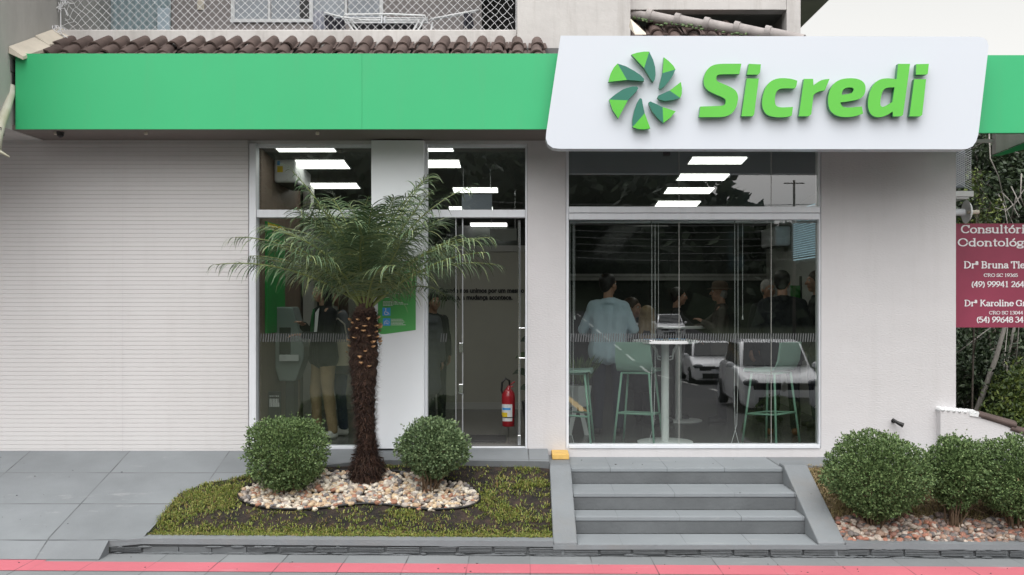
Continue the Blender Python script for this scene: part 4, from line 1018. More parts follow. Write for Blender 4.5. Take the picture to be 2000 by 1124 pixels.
# balcony safety net, drying rack, laundry
random.seed(21)
net = MB(); x0, x1, z0, z1 = -4.63, UX1 - .01, PZ(60, 10.25), 5.6; YN = .27
st_ = .082
def wob(x, z):
    e = smooth(-4.2, -4.63, x) + smooth(-.45, -.06, x) * .8
    return Vector((x + e * .05 * noise.noise((x * 9, z * 9, 2)) + .005 * noise.noise((x * 5, z * 5, 8)), YN + .02 * noise.noise((x * 2, z * 2, 4)), z + e * .05 * noise.noise((x * 9, z * 9, 7)) + .005 * noise.noise((x * 6, z * 6, 1))))
n = int((x1 - x0 + z1 - z0) / st_)
for k_ in range(n):
    for sg_ in (1, -1):
        pts = []; c0 = k_ * st_
        for i in range(0, 60):
            z = z0 + i * .036
            if z > z1: break
            x = (x0 - (z1 - z0) + c0 + (z - z0)) if sg_ > 0 else (x0 + c0 - (z - z0))
            if x0 <= x <= x1: pts.append(wob(x, z))
        if len(pts) > 1: net.tube(pts, .0021, 3, False)
nt_ = thing('safety_net', 'white diamond mesh safety net stretched across the upstairs balcony', 'net', loc=(-2.3, YN, 4.1))
net.build('mesh', m_cord, nt_)
mb = MB(); pts = [(x0 + (x1 - x0) * i / 80, YN - .015, z0 - .005 - .022 * abs(math.sin(i * .55)) + .01 * noise.noise((i * .3, 0, 0))) for i in range(81)]
mb.tube(pts, .0042, 5); mb.tube([(x0, YN, z0), (x0 + .01, YN, z1)], .006, 5); mb.tube([(x1, YN, z0), (x1, YN, z1)], .006, 5)
for k_ in range(7):
    p = [pt(106 + random.uniform(-2, 4), 50, .2)]
    for j in range(6): p.append(p[-1] + Vector((random.uniform(-.01, .05), -.02, random.uniform(-.045, .012) if j < 4 else -.02)))
    mb.tube(p, .004, 5)
for k_ in range(26):
    p = pt(random.uniform(110, 132), random.uniform(-3, 18), .25); mb.tube([p, p + Vector((random.uniform(-.05, .05), random.uniform(-.02, .02), random.uniform(-.08, .05)))], .004, 4)
mb.build('border_rope', m_cord, nt_)
YR = .75; RD = D0 + YR
rk = thing('drying_rack', 'white folding clothes drying rack standing on the balcony behind the net', 'drying rack', loc=(PX(740, RD), YR, 4.02))
def rp_(px, py, dy=0): return pt(px, py, YR + dy)
mb = MB()
mb.tube([rp_(670, 38), rp_(673, 29), rp_(760, 28), rp_(830, 31), rp_(832, 42)], .011, 8)
for dy, y0, y1 in ((.1, 36, 36), (.2, 40, 39), (.3, 42, 42), (.4, 45, 45)): mb.tube([rp_(668, y0, dy), rp_(836, y1, dy)], .008, 6)
mb.tube([rp_(625, 23), rp_(668, 34), rp_(700, 38)], .010, 8); mb.tube([rp_(840, 38), rp_(935, 20)], .011, 8); mb.tube([rp_(838, 40, .3), rp_(930, 24, .3)], .009, 8)
mb.build('rails', m_twhite, rk, smooth=True)
for xs_ in (((672, 34), (702, 78)), ((680, 36), (712, 78)), ((820, 38), (796, 78)), ((828, 40), (806, 78)), ((845, 44), (838, 78))):
    mb = MB(); mb.tube([rp_(*xs_[0], .05), rp_(*xs_[1], .05)], .010, 8); mb.build('leg', m_twhite, rk, smooth=True)
mb = MB(); mb.tube([rp_(746, 30), rp_(745, 46)], .012, 6); mb.tube([rp_(752, 32), rp_(752, 46)], .012, 6); mb.build('hinge', m_alu, rk)
m_cl1 = mat('grey_cloth', (.30, .31, .36), .9, var=.1, vs=12); m_cl2 = mat('dark_cloth', (.045, .045, .06), .9, var=.2, vs=12)
def cloth(px0, px1, y0, y1, m, label, dy=-.02, fl=.03):
    mb = MB(); nx_, nz_ = 14, 8; b = 0
    for s in (0, .012):
        for j in range(nz_ + 1):
            for i in range(nx_ + 1):
                u, v = i / nx_, j / nz_; p = pt(px0 + (px1 - px0) * u + 6 * v * (u - .3), y0 + (y1 - y0) * v, YR + dy)
                mb.v.append((p.x, p.y + fl * math.sin(u * 17 + v) * (.3 + v) + s, p.z + .01 * math.sin(u * 9) * v))
    N = (nx_ + 1) * (nz_ + 1)
    for j in range(nz_):
        for i in range(nx_):
            a = j * (nx_ + 1) + i; mb.f += [(a, a + nx_ + 1, a + nx_ + 2, a + 1), (N + a, N + a + 1, N + a + nx_ + 2, N + a + nx_ + 1)]; mb.m += [0, 0]
    tag(mb.build('laundry', m, smooth=True), label, 'laundry', 'clothes drying on the balcony')
cloth(612, 632, 22, 60, m_cl1, 'pale grey cloth hanging at left end of the drying rack')
cloth(634, 652, 30, 60, m_cl2, 'charcoal cloth hanging next to the pale grey one on the rack', .03)
cloth(654, 672, 36, 62, m_cl2, 'dark garment hanging by the left legs of the drying rack', .06)
cloth(690, 822, 46, 62, mat('black_cloth', (.015, .015, .018), .9), 'long black cloth lying low under the white rack rails', .42, .015)
cloth(906, 922, 25, 56, m_cl2, 'black garment hanging at right arm of the drying rack', .1)

# ---------------------------------------------------------------- PLANTS
def leaf(mb, c, d, nrm, L_, W_):
    "one folded leaf of four points"
    s = d.cross(nrm); s = s.normalized() if s.length > 1e-6 else Vector((1, 0, 0))
    b = len(mb.v); m_ = c + d * L_ * .5 - nrm * L_ * .06
    mb.v += [tuple(c), tuple(m_ + s * W_), tuple(c + d * L_), tuple(m_ - s * W_)]
    mb.f.append((b, b + 1, b + 2, b + 3)); mb.m.append(mb.cur)
def rv(): 
    while True:
        v = Vector((random.uniform(-1, 1), random.uniform(-1, 1), random.uniform(-1, 1)))
        if .05 < v.length < 1: return v.normalized()
def shrub(label, base, c, rx, ry, rz, nleaf, seed, m, stems, lumps=.10, taper=.0, lsz=.021, pw=2.0):
    random.seed(seed)
    t = thing('boxwood_shrub', label, 'shrub', 'clipped round shrubs', loc=base)
    mb = MB(); C_ = Vector(c)
    for k_ in range(nleaf):
        u = rv(); dens_ = noise.noise((u.x * 2.6 + seed, u.y * 2.6, u.z * 2.6)); fine = noise.noise((u.x * 7 + seed, u.y * 7, u.z * 7))
        r = 1 + lumps * dens_ + .06 * fine
        dep = random.random() ** 2.2 * .42
        if fine < -.28 and dep < .1 and random.random() < .75: dep += .14
        if k_ % 4 == 0: dep = random.uniform(.2, .8)
        elif random.random() < .05: dep = -random.uniform(.01, .10)
        rr = r - dep
        if u.z < 0: rr *= 1 + .10 * u.z
        rr /= (abs(u.x) ** pw + abs(u.y) ** pw + abs(u.z) ** pw) ** (1 / pw)
        w = 1 - taper * max(0, -u.z) ** 1.5
        p = C_ + Vector((u.x * rx * rr * w, u.y * ry * rr * w, u.z * rz * rr))
        # cluster leaves on short twigs
        for q in range(3):
            d = (u + rv() * .85 + Vector((0, 0, .25))).normalized(); nr = (u * .8 + rv() * .7 + Vector((0, 0, .4))).normalized()
            leaf(mb, p + rv() * .012, d, nr, lsz * random.uniform(.7, 1.25), lsz * random.uniform(.30, .42))
    for k_ in range(34):                      # stray shoots standing out of the clipped outline
        u = rv(); u.z = abs(u.z) * .9 - .1; u.normalize(); ln = random.uniform(.03, .09)
        p = C_ + Vector((u.x * rx, u.y * ry, u.z * rz)) * .97; d0 = (u + rv() * .4 + Vector((0, 0, .5))).normalized()
        for j in range(7):
            leaf(mb, p + d0 * ln * j / 6, (d0 + rv() * 1.1).normalized(), rv(), lsz * random.uniform(.6, 1.0), lsz * .34)
    mb.build('foliage', m, t)
    mb = MB(); B_ = Vector(base)
    for k_ in range(stems):
        a = 2 * math.pi * k_ / stems + random.uniform(-.3, .3); u = Vector((math.cos(a), math.sin(a), 0)); p0 = B_ + u * random.uniform(.015, .07) + Vector((0, 0, -.02))
        q = C_ + Vector((u.x * rx * random.uniform(.35, .8), u.y * ry * random.uniform(.35, .8), random.uniform(-.5, .3) * rz)); mid = p0.lerp(q, .45) + rv() * .025 - u * .03
        mb.tube([p0, p0.lerp(mid, .5) + rv() * .008, mid, q], [.011, .009, .007, .003], 6)
        for j in range(3):
            s0 = mid.lerp(q, random.random()); mb.tube([s0, s0 + (rv() + u * .6 + Vector((0, 0, .4))) * .09], [.004, .002], 4)
    mb.build('stem', m_stem, t, smooth=True)
def on(f, px, py): x, y = hit(px, py, f); return (x, y, f(x, y))
def disc(px, py, f, dpx): return None
def place_shrub(label, f, bx, by, cx, cy, rxp, rzp, **k_):
    b = on(f, bx, by); d = D0 + b[1]
    shrub(label, b, (PX(cx, d), b[1] + .0, PZ(cy, d)), rxp * d / 2000, rxp * d / 2000 * .98, rzp * d / 2000, **k_)
place_shrub('round boxwood shrub on the pebbles left of the palm trunk', soil, 562, 962, 561, 889, 74, 70, nleaf=7500, lumps=.14, pw=2.9, seed=31, m=m_box, stems=12, taper=.28)
place_shrub('mushroom shaped boxwood shrub on the pebbles right of the palm trunk', soil, 840, 961, 847, 880, 69, 59, nleaf=6000, lumps=.20, seed=47, m=m_box2, stems=14, taper=.55, lsz=.023)
place_shrub('largest clipped shrub right beside the steps on red pebbles', plane_r, 1712, 1030, 1713, 934, 99, 86, nleaf=11500, pw=2.15, seed=53, m=m_box, stems=24, taper=.56, lumps=.14)
place_shrub('narrow clipped shrub squeezed between two larger shrubs at right', plane_r, 1862, 1030, 1868, 930, 60, 76, nleaf=7000, lumps=.16, seed=61, m=m_box, stems=14, taper=.62)
place_shrub('clipped shrub cut by the right edge of the picture', plane_r, 1982, 1032, 1985, 937, 88, 80, nleaf=9000, pw=2.15, lumps=.14, seed=73, m=m_box, stems=18, taper=.56)

# palm
random.seed(101)
pbx, pby = hit(717, 936, soil); PB = Vector((pbx, pby, soil(pbx, pby))); pd = D0 + pby
palm = thing('palm_tree', 'pygmy date palm with shaggy brown trunk standing in the pebble bed', 'palm', loc=tuple(PB))
axis = [(717, 940, 31), (717, 915, 33), (717, 890, 24), (716, 860, 20), (713, 810, 22), (711, 760, 26), (710, 700, 32), (712, 650, 31), (713, 615, 26), (714, 590, 17), (714, 565, 10)]
mb = MB(); sp_ = []
AP = [(Vector((PX(a, pd), pby, PZ(b, pd))), r * pd / 2000) for a, b, r in axis]
pts, rr = [], []
for i in range(len(AP) - 1):
    for t in range(9):
        f_ = t / 9; pts.append(AP[i][0].lerp(AP[i + 1][0], f_)); rr.append((AP[i][1] * (1 - f_) + AP[i + 1][1] * f_) * (.90 if (len(rr) % 3) else .80) * random.uniform(.95, 1.05))
mb.tube(pts, rr, 20); mb.build('trunk', m_trunk, palm, smooth=True)
# fibre tufts: ragged brown flakes in spiral rows
def trunk_at(t):
    k_ = t * (len(AP) - 1); i = min(int(k_), len(AP) - 2); f_ = k_ - i
    return AP[i][0].lerp(AP[i + 1][0], f_), AP[i][1] * (1 - f_) + AP[i + 1][1] * f_
mb = MB()
for k_ in range(11000):
    t = random.uniform(.0, .82); c, r = trunk_at(t); a = random.uniform(0, 6.283); o = Vector((math.cos(a), math.sin(a), 0)); tg = Vector((-o.y, o.x, 0))
    p = c + o * r * random.uniform(.78, .97); d = (o * random.uniform(.5, 1.2) + Vector((0, 0, random.uniform(-.9, .9))) + tg * random.uniform(-.6, .6)).normalized()
    L_ = random.uniform(.02, .075); w = random.uniform(.002, .0055)
    b = len(mb.v); mb.v += [tuple(p - tg * w), tuple(p + tg * w), tuple(p + d * L_)]; mb.f.append((b, b + 1, b + 2)); mb.m.append(0)
mb.build('fibre', mat('palm_fibre_flakes', (.05, .02, .012), .9, island=('L', [(.010, .005, .004), (.032, .014, .010), (.10, .05, .032)])), palm)
for row in range(13):
    t = .555 + row * .0185; c, r = trunk_at(t)
    for j in range(7):
        a = 2 * math.pi * (j + .5 * (row % 2)) / 7 + row * .13; o = Vector((math.cos(a), math.sin(a), 0)); tg = Vector((-o.y, o.x, 0))
        if random.random() < (.6 if row < 4 else .22): continue
        t += random.uniform(-.008, .008); c, r = trunk_at(t); a += random.uniform(-.22, .22); o = Vector((math.cos(a), math.sin(a), 0)); tg = Vector((-o.y, o.x, 0))
        mb = MB(); p = c + o * r * .95; w = random.uniform(.014, .026); h = random.uniform(.008, .020)
        b = len(mb.v); e = o * random.uniform(.012, .034) + Vector((0, 0, .006))
        mb.v += [tuple(p - tg * w + Vector((0, 0, -.003))), tuple(p + tg * w + Vector((0, 0, -.003))), tuple(p + Vector((0, 0, -h * 1.2))), tuple(p - tg * w * .9 + e), tuple(p + tg * w * .9 + e), tuple(p + e + Vector((0, 0, -h)))]
        mb.f += [(b + 3, b + 5, b + 4), (b, b + 2, b + 5, b + 3), (b + 1, b + 4, b + 5, b + 2), (b, b + 3, b + 4, b + 1)]; mb.m += [0] * 4
        mb.build('cut_leaf_base', m_stub, palm)
mb = MB()     # dead leaf strips and roots at the foot
for k_ in range(60):
    a = random.uniform(0, 6.28); o = Vector((math.cos(a), math.sin(a), 0)); c, r = trunk_at(random.uniform(.06, .22)); p = c + o * r * .9
    mb.tube([p, p + o * .035 + Vector((0, 0, random.uniform(-.02, .02))), p + o * random.uniform(.03, .065) + Vector((0, 0, random.uniform(-.07, .0)))], [.006, .004, .002], 5)
for k_ in range(90):
    a = random.uniform(0, 6.28); o = Vector((math.cos(a), math.sin(a), 0)); c, r = trunk_at(.03); mb.tube([c + o * r * .8 + Vector((0, 0, .03)), c + o * r * 1.02 + Vector((0, 0, -.01)), c + o * r * 1.05 + Vector((0, 0, -.06))], [.005, .005, .004], 5)
mb.build('root_flare', m_trunk, palm)
CT = AP[-2][0]
def frond(az, el, L_, droop, seed, lmax=.36):
    random.seed(seed)
    mb = MB(); n = 26; p = CT + Vector((math.cos(az) * .035, math.sin(az) * .035, random.uniform(-.10, .06))); pts = [p.copy()]; dirs = []
    side0 = random.uniform(-.55, .55)
    for i in range(n):
        s = i / n; e = el - droop * s ** 1.25; a = az + side0 * s * s
        d = Vector((math.cos(a) * math.cos(e), math.sin(a) * math.cos(e), math.sin(e))); dirs.append(d); p = p + d * (L_ / n); pts.append(p.copy())
    dirs.append(dirs[-1]); mb.cur = 1
    mb.tube(pts, [.011 * (1 - i / (n + 3)) ** .8 + .0012 for i in range(n + 1)], 5); mb.cur = 0
    m_ = 34
    for j in range(m_):
        s = .20 + .80 * (j / (m_ - 1)); k_ = min(s * n, n - .001); i = int(k_); f_ = k_ - i
        P_ = pts[i].lerp(pts[i + 1], f_); d = dirs[i]
        sd = d.cross(Vector((0, 0, 1))); sd = sd.normalized() if sd.length > .05 else Vector((math.sin(az), -math.cos(az), 0)); up = sd.cross(d).normalized()
        prof = math.sin(math.pi * min(1, max(0, .20 + .70 * s))) ** .6
        for sg_ in (1, -1):
            if random.random() < .04: continue
            ln = lmax * prof * random.uniform(.75, 1.1); fw = .35 + .65 * s * s + random.uniform(-.2, .2)
            v = (sd * sg_ * random.uniform(.8, 1.05) + d * fw + up * random.uniform(.0, .45)).normalized()
            q = P_.copy(); w = random.uniform(.0042, .0060); b = len(mb.v); K = 5
            dr = random.uniform(.15, .62)
            for t in range(K + 1):
                ww = w * (1 - (t / K) ** 2.2) + .0007 if t else w * .5
                cr = v.cross(up if abs(v.dot(up)) < .95 else sd); cr = cr.normalized()
                mb.v += [tuple(q - cr * ww), tuple(q + cr * ww)]
                v = (v + Vector((0, 0, -dr * (.35 + t / K)))).normalized(); q = q + v * (ln / K)
            for t in range(K): mb.f.append((b + 2 * t, b + 2 * t + 1, b + 2 * t + 3, b + 2 * t + 2)); mb.m.append(0)
    mb.build('frond', [m_frond, m_rachis], palm)
NF = 60
for k_ in range(NF):
    t = (k_ + .5) / NF; random.seed(400 + k_); az = k_ * 2.39996 + random.uniform(-.2, .2)
    el = R(88 - 60 * t ** .95) + random.uniform(-.14, .14); L_ = (1.22 + .08 * t + random.uniform(-.18, .14)) * (1 if t > .08 else .9)
    if math.sin(az) < -.45 and t > .5: el += .22
    if math.sin(az) < -.45 and t > .5 and k_ % 2: continue
    frond(az, el, L_ * (.80 if math.sin(az) < -.5 else 1.0), random.uniform(.5, 1.05), 900 + k_)

# wild trees and bushes to the right of the building
def tree(label, base, crown, trunk_top, n, lsz, seed, m, spread=1.0, name='wild_tree', tr=.07):
    random.seed(seed); t = thing(name, label, 'tree' if name != 'wild_bush' else 'bush', 'wild growth beside the building', loc=base); B_ = Vector(base); T_ = Vector(trunk_top)
    mb = MB(); mid = B_.lerp(T_, .5) + rv() * .12
    mb.tube([B_ - Vector((0, 0, .3)), B_.lerp(mid, .5) + rv() * .05, mid, T_], [tr, tr * .8, tr * .65, tr * .4], 9)
    cents = []
    for c, r in crown:
        c = Vector(c); a = mid.lerp(T_, random.random()); k_ = a.lerp(c, .5) + rv() * .2
        mb.tube([a, k_, c], [tr * .38, tr * .22, tr * .08], 6)
        for j in range(7):
            q = c + rv() * r * .95; mb.tube([k_.lerp(c, random.uniform(.3, 1)), c.lerp(q, .5) + rv() * .08, q], [tr * .12, tr * .08, .004], 4)
    mb.build('trunk', m_bark, t, smooth=True)
    mb = MB()
    tot = sum(r ** 2 for _, r in crown)
    for c, r in crown:
        nc = int(n * r * r / tot / 9); c = Vector(c)
        for k_ in range(nc):
            u = rv(); q = c + u * r * random.uniform(.35, 1.08) * (1 + .25 * noise.noise((u.x * 2 + seed, u.y * 2, u.z * 2))); q.z -= .1 * r
            if noise.noise((q.x * 1.6, q.y * 1.6, q.z * 1.6 + seed)) < -.22: continue
            d0 = (u + rv() * .6 + Vector((0, 0, -.15))).normalized()
            for j in range(9):
                d = (d0 + rv() * .9).normalized(); nr = (Vector((0, 0, .8)) + rv() * .8 + u * .3).normalized()
                leaf(mb, q + rv() * lsz * 1.6, d, nr, lsz * random.uniform(.6, 1.3), lsz * random.uniform(.18, .3))
    mb.build('crown', m, t)
def W(px, py, Y): return tuple(pt(px, py, Y))
gz = -1.3
tree('dark dense tree with hanging foliage just right of the building, behind the dish', W(1930, 950, 4)[:2] + (gz,), [(W(1915, 330, 4), .85), (W(1965, 380, 4.4), .9), (W(2030, 320, 4.2), .9), (W(1900, 420, 4.8), .7), (W(1985, 290, 4.6), .8), (W(2060, 430, 4), .8)], W(1945, 420, 4.2), 21000, .085, 7, m_leaf)
tree('yellow-green leafy sapling growing right behind the satellite dish', W(1905, 930, 1.6)[:2] + (gz,), [(W(1906, 402, 1.6), .16), (W(1918, 385, 1.7), .12), (W(1899, 345, 1.8), .12), (W(1940, 405, 1.6), .10), (W(1912, 432, 1.8), .2)], W(1908, 410, 1.65), 1500, .05, 8, m_leaf2, tr=.015)
tree('leafy green bush below the maroon sign beside the building corner', W(1905, 980, 2.5)[:2] + (gz,), [(W(1890, 720, 2.4), .34), (W(1925, 745, 2.2), .3), (W(1900, 690, 2.8), .3), (W(1960, 780, 2.6), .34), (W(1880, 800, 3.0), .4), (W(1945, 700, 3.), .35)], W(1908, 720, 2.5), 8000, .075, 9, m_leaf, name='wild_bush', tr=.03)
tree('brighter green bush behind the low wall at the right edge', W(1985, 990, 1.8)[:2] + (gz,), [(W(1975, 780, 1.7), .3), (W(2010, 760, 1.8), .34), (W(1960, 815, 1.5), .2), (W(1990, 820, 1.5), .2), (W(2050, 800, 1.8), .35)], W(1988, 770, 1.8), 6500, .06, 10, m_leaf2, name='wild_bush', tr=.025)
tree('tall dark tree far back right of the building filling the gap', W(1990, 950, 10)[:2] + (-1.6,), [(W(1880, 560, 9.5), 1.5), (W(2000, 480, 10), 1.6), (W(1950, 300, 10.5), 1.5), (W(2080, 350, 10), 1.6), (W(1960, 700, 10), 1.5), (W(2060, 600, 10), 1.5), (W(1880, 780, 10), 1.2), (W(1960, 840, 9.5), 1.1)], W(1980, 400, 10), 24000, .13, 12, m_leaf, tr=.16)
tree('broad dark tree far back behind the shop, lower left of the tall one', W(1830, 950, 12)[:2] + (-1.7,), [(W(1850, 450, 12.5), 1.6), (W(1900, 640, 12), 1.6), (W(1860, 330, 12), 1.3), (W(1900, 800, 12), 1.4)], W(1850, 450, 12), 9000, .14, 13, m_leaf, tr=.16)
random.seed(78); mb = MB()            # the wood behind everything at the right reads as one mass
for k_ in range(420):
    c = Vector((random.uniform(3, 24), random.uniform(15, 24), 0)); c.z = random.uniform(-1, 6.2)
    for j in range(34):
        u = rv(); leaf(mb, c + u * random.uniform(.3, 1.25), (u + rv()).normalized(), (rv() + Vector((0, 0, .6))).normalized(), random.uniform(.18, .34), random.uniform(.05, .09))
mb.build('background_wood', m_leaf)['kind'] = 'stuff'
random.seed(77)
for (a, b, c, Y, r, lab) in (((1905, 810), (1945, 700), (1962, 640), 2.0, .035, 'pale leaning bare trunk rising behind the tile coping at right'), ((1985, 620), (1968, 700), (1958, 810), 3.0, .02, 'thin bare sapling standing behind the low wall near right edge')):
    t = thing('bare_tree', lab, 'tree', loc=W(a[0], a[1], Y)); mb = MB(); A0, B0, C0 = Vector(W(*a, Y)), Vector(W(*b, Y)), Vector(W(*c, Y)); mb.tube([A0 + (A0 - B0) * .6, A0, B0, C0, C0 + (C0 - B0) * 1.4], [r * 1.1, r, r * .85, r * .7, r * .4], 8); mb.build('trunk', m_twig, t, smooth=True)
t = thing('bare_branches', 'tangle of pale bare twigs hanging in front of the dark trees at right', 'branches', loc=W(1960, 400, 2.6)); mb = MB()
tw = [[(1932, 262), (1934, 310), (1950, 345), (1957, 375), (1968, 415), (1985, 450)], [(1955, 375), (1975, 395), (1990, 425)], [(1975, 365), (1985, 385), (1992, 400)], [(1940, 405), (1965, 412), (1985, 395), (2000, 370)], [(1950, 380), (1962, 405), (1968, 440)], [(1995, 340), (1993, 385), (2003, 410)], [(1985, 385), (1972, 440)], [(1870, 690), (1915, 655), (1935, 640)], [(1940, 790), (1960, 720), (1968, 640)], [(1890, 720), (1910, 690), (1950, 680)], [(1975, 780), (1985, 700), (1990, 640)], [(1900, 290), (1925, 275), (1990, 300)]]
for p in tw:
    mb = MB(); mb.tube([pt(a, b, 2.5 + .25 * math.sin(i * 1.3 + p[0][0])) for i, (a, b) in enumerate(p)], [.009 - .006 * i / len(p) for i in range(len(p))], 5)
    mb.build('twig', m_twig, t, smooth=True)
# ---------------------------------------------------------------- INTERIOR
def cz_(y): return 3.785 - .0825 * (D0 + y)                   # ceiling falls slightly to the back
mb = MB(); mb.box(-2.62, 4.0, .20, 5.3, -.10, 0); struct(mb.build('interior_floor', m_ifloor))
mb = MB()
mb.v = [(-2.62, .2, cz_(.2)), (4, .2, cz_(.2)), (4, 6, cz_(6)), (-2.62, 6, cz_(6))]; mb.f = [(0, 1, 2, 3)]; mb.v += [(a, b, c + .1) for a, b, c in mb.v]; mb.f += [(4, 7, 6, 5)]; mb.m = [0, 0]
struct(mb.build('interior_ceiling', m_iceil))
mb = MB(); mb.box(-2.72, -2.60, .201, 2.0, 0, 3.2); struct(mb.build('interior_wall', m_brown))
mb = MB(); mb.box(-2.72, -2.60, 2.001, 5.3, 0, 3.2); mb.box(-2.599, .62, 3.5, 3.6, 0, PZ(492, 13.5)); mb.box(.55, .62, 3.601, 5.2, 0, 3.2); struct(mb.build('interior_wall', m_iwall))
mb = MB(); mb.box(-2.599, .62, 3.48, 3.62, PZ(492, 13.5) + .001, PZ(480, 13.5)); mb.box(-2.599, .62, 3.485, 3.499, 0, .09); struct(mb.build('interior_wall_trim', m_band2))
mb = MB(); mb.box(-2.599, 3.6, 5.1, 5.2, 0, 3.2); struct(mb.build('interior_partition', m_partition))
mb = MB(); mb.box(.63, 3.599, 5.06, 5.098, PZ(548, 15), PZ(541.5, 15)); mb.box(.63, 3.599, 5.05, 5.098, PZ(540.5, 15), PZ(535, 15)); struct(mb.build('interior_partition_rail', m_band2))
mb = MB(); mb.box(3.60, 3.75, .201, 5.3, 0, 3.2); struct(mb.build('interior_side_wall', m_iwall2))
txt = text_mb('Quando nos unimos por um mesmo', .088, PX(858, 13.49), PZ(572, 13.49), 3.492, bold=.004, wid=(PX(1024, 13.49) - PX(858, 13.49)))
t2 = text_mb('objetivo, a mudança acontece.', .088, PX(858, 13.49), PZ(585.5, 13.49), 3.492, bold=.004, wid=(PX(1001, 13.49) - PX(858, 13.49)))
b = len(txt.v); txt.v += t2.v; txt.f += [tuple(i + b for i in f) for f in t2.f]; txt.m += t2.m
tag(txt.build('wall_slogan', m_textdk), 'dark two-line slogan lettering on the back wall seen through the door', 'lettering')
# ceiling lights
def clight(px0, px1, py0, py1, label):
    d0 = 4740 / (755 - py0); d1 = 4740 / (755 - py1); ym = (d0 + d1) / 2 - D0; dm = (d0 + d1) / 2
    xa, xb = PX(px0, dm), PX(px1, dm); dy = (d1 - d0) / 2; z = cz_(ym); sl_ = .0825 * dy
    t = thing('ceiling_light', label, 'ceiling light', 'flat white ceiling light panels', loc=((xa + xb) / 2, ym, z))
    mb = MB(); v = [(xa, ym - dy, z + sl_ - .012), (xb, ym - dy, z + sl_ - .012), (xb, ym + dy, z - sl_ - .012), (xa, ym + dy, z - sl_ - .012)]
    mb.v = v + [(a, b, c + .012) for a, b, c in v]; mb.f = [(0, 3, 2, 1), (0, 1, 5, 4), (1, 2, 6, 5), (2, 3, 7, 6), (3, 0, 4, 7)]; mb.m = [0] * 5
    mb.build('diffuser', m_panel, t)
    mb = MB(); r = .012
    mb.tube([(xa - .008, ym - dy, z + sl_ - .008), (xa - .008, ym + dy, z - sl_ - .008)], .008, 6); mb.tube([(xb + .008, ym - dy, z + sl_ - .008), (xb + .008, ym + dy, z - sl_ - .008)], .008, 6); mb.build('frame', m_twhite, t)
for a in ((541, 653, 285, 295, 'white ceiling panel nearest the glass in the left window'), (572, 678, 313, 328, 'white ceiling panel second from the glass in the left window'), (604, 700, 358, 367, 'dim white ceiling panel third from the glass, above the palm'),
          (795, 884, 283, 294, 'white ceiling panel nearest the glass above the entrance door'), (803, 898, 313, 326, 'white ceiling panel second from the glass above the entrance door'), (886, 972, 367, 375, 'white ceiling panel above the hanging acrylic plate by the door'), (878, 962, 404, 410, 'white ceiling panel half hidden behind the hanging acrylic plate'), (920, 990, 436, 444, 'white ceiling panel just under the transom of the door'),
          (1348, 1453, 307, 319, 'white ceiling panel nearest the glass in the right window'), (1325, 1419, 340, 351, 'white ceiling panel second from the glass in the right window'), (1300, 1390, 367, 377, 'white ceiling panel third from the glass in the right window'), (1282, 1364, 393, 402, 'white ceiling panel fourth from the glass, just above the transom'), (1262, 1338, 417, 425, 'white ceiling panel behind the transom of the right window'), (1243, 1310, 451, 458, 'dim white ceiling panel below the transom in the right window'), (1234, 1295, 470, 475.5, 'thin white ceiling panel at the back, below the dim one')): clight(*a)
def wallac(label, mk, name='air_conditioner'):
    t = thing(name, label, 'air conditioner', 'wall air conditioners', loc=mk[0]); (x0, x1, y0, y1, z0, z1) = mk[1]
    mb = MB(); mb.box(x0, x1, y0, y1, z0, z1); mb.build('housing', m_twhite, t, bevel=.03, seg=3)
    mb = MB(); mb.box(x0 + .02, x1 - .02, y0 + .03, y1 - .03, z0 - .006, z0 + .01); mb.build('air_vent', m_dark, t)
    return t
acx = PX(530, 11.2)
t = wallac('white wall air conditioner with energy label inside the left window', ((-2.5, 1.2, 2.4), (-2.598, -2.37, .70, 1.5, PZ(357, 10.72), PZ(311, 10.72))))
mb = MB(); mb.quad((-2.56, .697, PZ(337, 10.7)), (-2.50, .697, PZ(337, 10.7)), (-2.50, .697, PZ(325, 10.7)), (-2.56, .697, PZ(325, 10.7))); mb.build('energy_label', m_yel2, t)
mb = MB(); mb.quad((-2.56, .697, PZ(323, 10.7)), (-2.53, .697, PZ(323, 10.7)), (-2.53, .697, PZ(315, 10.7)), (-2.56, .697, PZ(315, 10.7))); mb.build('blue_sticker', m_blue, t)
wallac('white wall air conditioner beside the blinds on the right inner wall', ((3.5, 4.2, 2.2), (3.38, 3.598, 3.7, 4.5, PZ(483, 14.1), PZ(446, 14.1))))
t = thing('blinds_window', 'bright side window with pale blue slatted blinds on the right inner wall', 'window', loc=(3.6, 3.1, 2.2))
mb = MB(); mb.box(3.585, 3.60, 2.42, 3.55, 1.96, 2.62); mb.build('pane', mat('window_daylight', (.45, .6, .66), .5, emit=.35, emitc=(.55, .78, .9)), t)
mb = MB()
for k_ in range(22): mb.obox(Matrix.Translation((3.565, 2.985, 1.98 + k_ * .029)) @ Matrix.Rotation(.6, 4, 'Y'), .026, 1.1, .002)
mb.build('slats', m_twhite, t)
